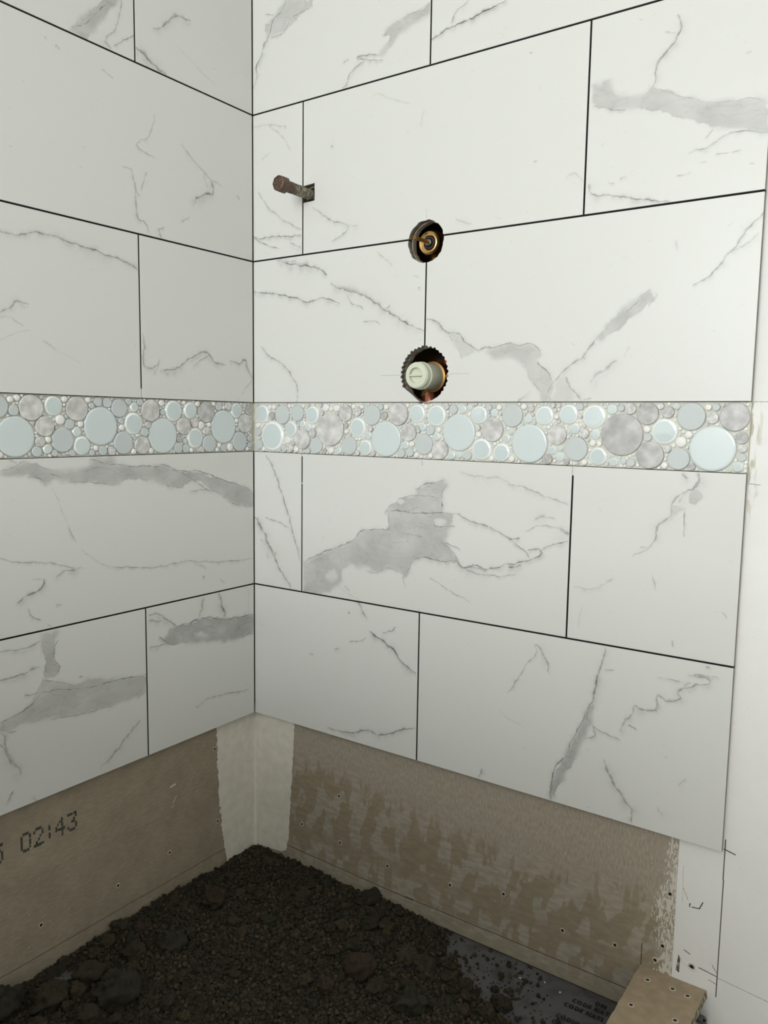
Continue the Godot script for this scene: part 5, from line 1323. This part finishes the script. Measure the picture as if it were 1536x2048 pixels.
func build_curb() -> void:
	var x0 := 0.9046; var x1 := 1.0130; var top := 0.0925
	var z0 := BOARD + 0.0003; var z1 := 1.45
	var c := group_node("shower_curb", self, Vector3(x0, 0, 0))
	meta(c, "low shower curb covered in tan board with sunken screws", "curb")
	var n := noise(97, 9.0, 3)
	# top board with a worn edge
	var st := begin()
	var count := 120
	for i in count:
		var za := lerpf(z0, z1, float(i) / count); var zb := lerpf(z0, z1, float(i + 1) / count)
		var la := 0.0016 * n.get_noise_1d(i * 0.9) ; var lb := 0.0016 * n.get_noise_1d((i + 1) * 0.9)
		var ra := x1 - x0 + 0.0022 * n.get_noise_1d(i * 1.7 + 90.0); var rb := x1 - x0 + 0.0022 * n.get_noise_1d((i + 1) * 1.7 + 90.0)
		var A := Vector3(la, top, za); var B := Vector3(lb, top, zb); var C := Vector3(rb, top, zb); var E := Vector3(ra, top, za)
		var dn := Vector3(0, -0.0125, 0)
		tri(st, A, B, C, Vector3.UP, Vector2(0, za), Vector2(0, zb), Vector2(0.11, zb)); tri(st, A, C, E, Vector3.UP, Vector2(0, za), Vector2(0.11, zb), Vector2(0.11, za))
		tri(st, A, B, B + dn, Vector3.LEFT); tri(st, A, B + dn, A + dn, Vector3.LEFT)
		tri(st, A + dn, B + dn, C + dn, Vector3.DOWN); tri(st, A + dn, C + dn, E + dn, Vector3.DOWN)
	tri(st, Vector3(0, top, z0), Vector3(0, top - 0.0125, z0), Vector3(x1 - x0, top, z0), Vector3.FORWARD)
	tri(st, Vector3(0, top, z1), Vector3(0, top - 0.0125, z1), Vector3(x1 - x0, top, z1), Vector3.BACK)
	var tb := put("top_board", st.commit(), M.tan_board, c)
	var ed := begin()
	for i in count:
		var za := lerpf(z0, z1, float(i) / count); var zb := lerpf(z0, z1, float(i + 1) / count)
		var ra := x1 - x0 + 0.0022 * n.get_noise_1d(i * 1.7 + 90.0); var rb := x1 - x0 + 0.0022 * n.get_noise_1d((i + 1) * 1.7 + 90.0)
		tri(ed, Vector3(ra, top, za), Vector3(rb, top, zb), Vector3(rb + 0.002, top - 0.0125, zb), Vector3(1, 0.2, 0).normalized()); tri(ed, Vector3(ra, top, za), Vector3(rb + 0.002, top - 0.0125, zb), Vector3(ra + 0.002, top - 0.0125, za), Vector3(1, 0.2, 0).normalized())
	put("crumbled_edge", ed.commit(), M.crumble, tb)
	put("inner_board", box(Vector3(0.0008, 0.006, z0), Vector3(0.0128, top - 0.0127, z1)), M.tan_board, c)
	put("liner_wrap", box(Vector3(0.013, 0.0, z0), Vector3(x1 - x0 - 0.006, top - 0.0129, z1), 0.002), M.black_rubber, c)
	# outside face: liner folded out at the wall, broken block below it
	put("liner_fold", box(Vector3(x1 - x0 - 0.0058, 0.038, z0 + 0.030), Vector3(x1 - x0 + 0.011, 0.072, z0 + 0.044), 0.004), M.liner, c)
	put("rubble_face", box(Vector3(x1 - x0 - 0.0058, -0.003, z0 + 0.0448), Vector3(x1 - x0 + 0.005, 0.066, z1), 0.002), M.crumble, c)
	for p in [[0.9269, 0.0189], [0.9673, 0.0161], [0.9919, 0.0183], [0.9230, 0.0936], [0.9902, 0.0862]]:
		screw(c, Transform3D(Basis(Vector3(1, 0, 0), Vector3(0, 0, -1), Vector3(0, 1, 0)), Vector3(p[0] - x0, top, p[1])), 0.85)

# ------------------------------------------------------------------ the rest of the room
func build_room() -> void:
	var cl := put("ceiling", box(Vector3(-0.16, CEILING, -0.16), Vector3(2.72, CEILING + 0.1, 3.52)), M.plaster, self)
	meta(cl, "", "", "", "structure")
	var far := put("wall_far", box(Vector3(2.6, -0.12, -0.16), Vector3(2.72, CEILING, 3.52)), M.plaster, self)
	meta(far, "", "", "", "structure")
	# the wall behind the camera, with the window
	var back := group_node("wall_back", self)
	meta(back, "", "", "", "structure")
	var B0 := 3.4; var B1 := 3.52
	put("wall_panel", box(Vector3(-0.16, -0.12, B0), Vector3(WIN_X0, CEILING, B1)), M.plaster, back)
	put("wall_panel", box(Vector3(WIN_X1, -0.12, B0), Vector3(2.6, CEILING, B1)), M.plaster, back)
	put("wall_panel", box(Vector3(WIN_X0, -0.12, B0), Vector3(WIN_X1, WIN_Y0, B1)), M.plaster, back)
	put("wall_panel", box(Vector3(WIN_X0, WIN_Y1, B0), Vector3(WIN_X1, CEILING, B1)), M.plaster, back)
	put("wall_panel", box(Vector3(-0.16, -0.12, 1.7502), Vector3(BOARD, CEILING, 3.4)), M.plaster, wall_l)
	var win := group_node("window_1", self, Vector3((WIN_X0 + WIN_X1) / 2, WIN_Y0, 3.48))
	meta(win, "", "", "", "structure")
	var hw := (WIN_X1 - WIN_X0) / 2; var hh := WIN_Y1 - WIN_Y0
	var fr := begin()
	add_box(fr, Vector3(-hw, 0, -0.02), Vector3(hw, 0.045, 0.03)); add_box(fr, Vector3(-hw, hh - 0.045, -0.02), Vector3(hw, hh, 0.03))
	add_box(fr, Vector3(-hw, 0.045, -0.02), Vector3(-hw + 0.045, hh - 0.045, 0.03)); add_box(fr, Vector3(hw - 0.045, 0.045, -0.02), Vector3(hw, hh - 0.045, 0.03))
	add_box(fr, Vector3(-0.02, 0.045, -0.02), Vector3(0.02, hh - 0.045, 0.03))
	put("window_frame", fr.commit(), M.rim, win)
	put("pane", box(Vector3(-hw + 0.046, 0.046, -0.002), Vector3(-0.021, hh - 0.046, 0.002)), M.pane, win)
	put("pane", box(Vector3(0.021, 0.046, -0.002), Vector3(hw - 0.046, hh - 0.046, 0.002)), M.pane, win)
	var knee := put("wall_front_added", box(Vector3(BOARD, -0.004, KNEE_Z), Vector3(1.15, KNEE_TOP, KNEE_Z + 0.12), 0.002), M.plaster, self)   # unseen half-height wall, added to shade the lower part of the shower
	meta(knee, "", "", "", "structure")

const KNEE_Z := 1.46
const KNEE_TOP := 0.98

const WIN_X0 := 0.25
const WIN_X1 := 1.65
const WIN_Y0 := 1.15
const WIN_Y1 := 2.15

func _ready() -> void:
	# camera
	var cam := Camera3D.new()
	cam.name = "camera"
	cam.fov = 65.278
	cam.position = Vector3(1.269, 1.022, 1.3062)
	cam.rotation = Vector3(-0.1128, 0.6091, 0.0146)
	cam.near = 0.02
	cam.current = true
	add_child(cam)
	# sky and exposure
	var env := Environment.new()
	env.background_mode = Environment.BG_COLOR   # even overcast sky
	env.background_color = Color(0.88, 0.91, 0.93)
	env.background_energy_multiplier = 4.0
	env.ambient_light_source = Environment.AMBIENT_SOURCE_DISABLED
	env.tonemap_mode = Environment.TONE_MAPPER_LINEAR
	env.tonemap_exposure = 1.0
	env.sdfgi_enabled = true
	env.ssao_enabled = true
	env.ssil_enabled = true
	var we := WorldEnvironment.new()
	we.name = "environment"
	we.environment = env
	add_child(we)
	# daylight in the window opening
	var day := AreaLight3D.new()
	day.name = "window_daylight"
	day.area_size = Vector2(WIN_X1 - WIN_X0 - 0.1, WIN_Y1 - WIN_Y0 - 0.1)
	day.light_color = Color(0.985, 0.995, 1.0)
	day.light_energy = 5.3
	day.area_range = 12.0
	day.area_attenuation = 2.0
	day.shadow_enabled = true
	day.transform = Transform3D(Basis.IDENTITY, Vector3((WIN_X0 + WIN_X1) / 2, (WIN_Y0 + WIN_Y1) / 2, 3.42))
	add_child(day)

	make_materials()
	M.subfloor = mat(rgb8(150, 140, 125), 0.85)
	M.pane = mat(Color(0.95, 0.97, 0.97, 0.08), 0.02)
	M.pane.transparency = BaseMaterial3D.TRANSPARENCY_ALPHA
	M.crumble = mat(rgb8(176, 168, 150), 0.95)
	M.crumble.albedo_texture = noise_tex(34, 128, 0.09, Color(0.25, 0.23, 0.2), Color(1.25, 1.23, 1.2), 3)
	triplanar(M.crumble, 9.0)
	M.tan_board = mat(rgb8(172, 154, 128), 0.85)
	M.tan_board.albedo_texture = noise_tex(35, 256, 0.03, Color(0.88, 0.88, 0.87), Color(1, 1, 1))
	triplanar(M.tan_board, 5.0)
	M.mud = mat(rgb8(54, 49, 36), 0.92)
	M.mud.albedo_texture = noise_tex(36, 256, 0.035, Color(0.55, 0.54, 0.5), Color(1.05, 1.0, 0.95), 4)
	triplanar(M.mud, 6.0)
	M.liner = mat(rgb8(92, 92, 93), 0.5)
	M.liner.albedo_texture = noise_tex(37, 512, 0.012, Color(0.75, 0.75, 0.75), Color(1.25, 1.24, 1.22), 5)
	M.liner.uv1_scale = Vector3(2.5, 2.5, 1)
	M.crumb_dark = mat(rgb8(45, 43, 31), 0.92)
	M.crumb_pale = mat(rgb8(66, 57, 42), 0.92)
	M.clods = []
	for k in 4:
		var c := mat([rgb8(58, 55, 40), rgb8(64, 53, 40), rgb8(52, 52, 40), rgb8(70, 64, 47)][k], 0.92)
		c.albedo_texture = M.mud.albedo_texture
		triplanar(c, 2.0)
		M.clods.append(c)
	M.print_ink = mat(rgb8(18, 18, 20), 0.6)
	M.backing = mat(rgb8(238, 236, 229), 0.9)
	var lat := Image.create(64, 64, false, Image.FORMAT_RGB8)
	for j in 64:
		for i in 64:
			var v := 1.0 if (i + j) % 16 < 5 or (i - j + 64) % 16 < 5 else 0.84
			lat.set_pixel(i, j, Color(v, v, v * 0.97))
	M.backing.albedo_texture = ImageTexture.create_from_image(lat)
	M.backing.heightmap_enabled = true
	M.backing.heightmap_texture = M.backing.albedo_texture
	M.backing.heightmap_scale = 0.08
	triplanar(M.backing, 110.0)

	wall_r = group_node("wall_right", self)
	meta(wall_r, "", "", "", "structure")
	wall_l = group_node("wall_left", self)
	meta(wall_l, "", "", "", "structure")
	build_room()
	build_boards()
	build_tiles()
	build_floor()
	build_curb()
	build_fittings()
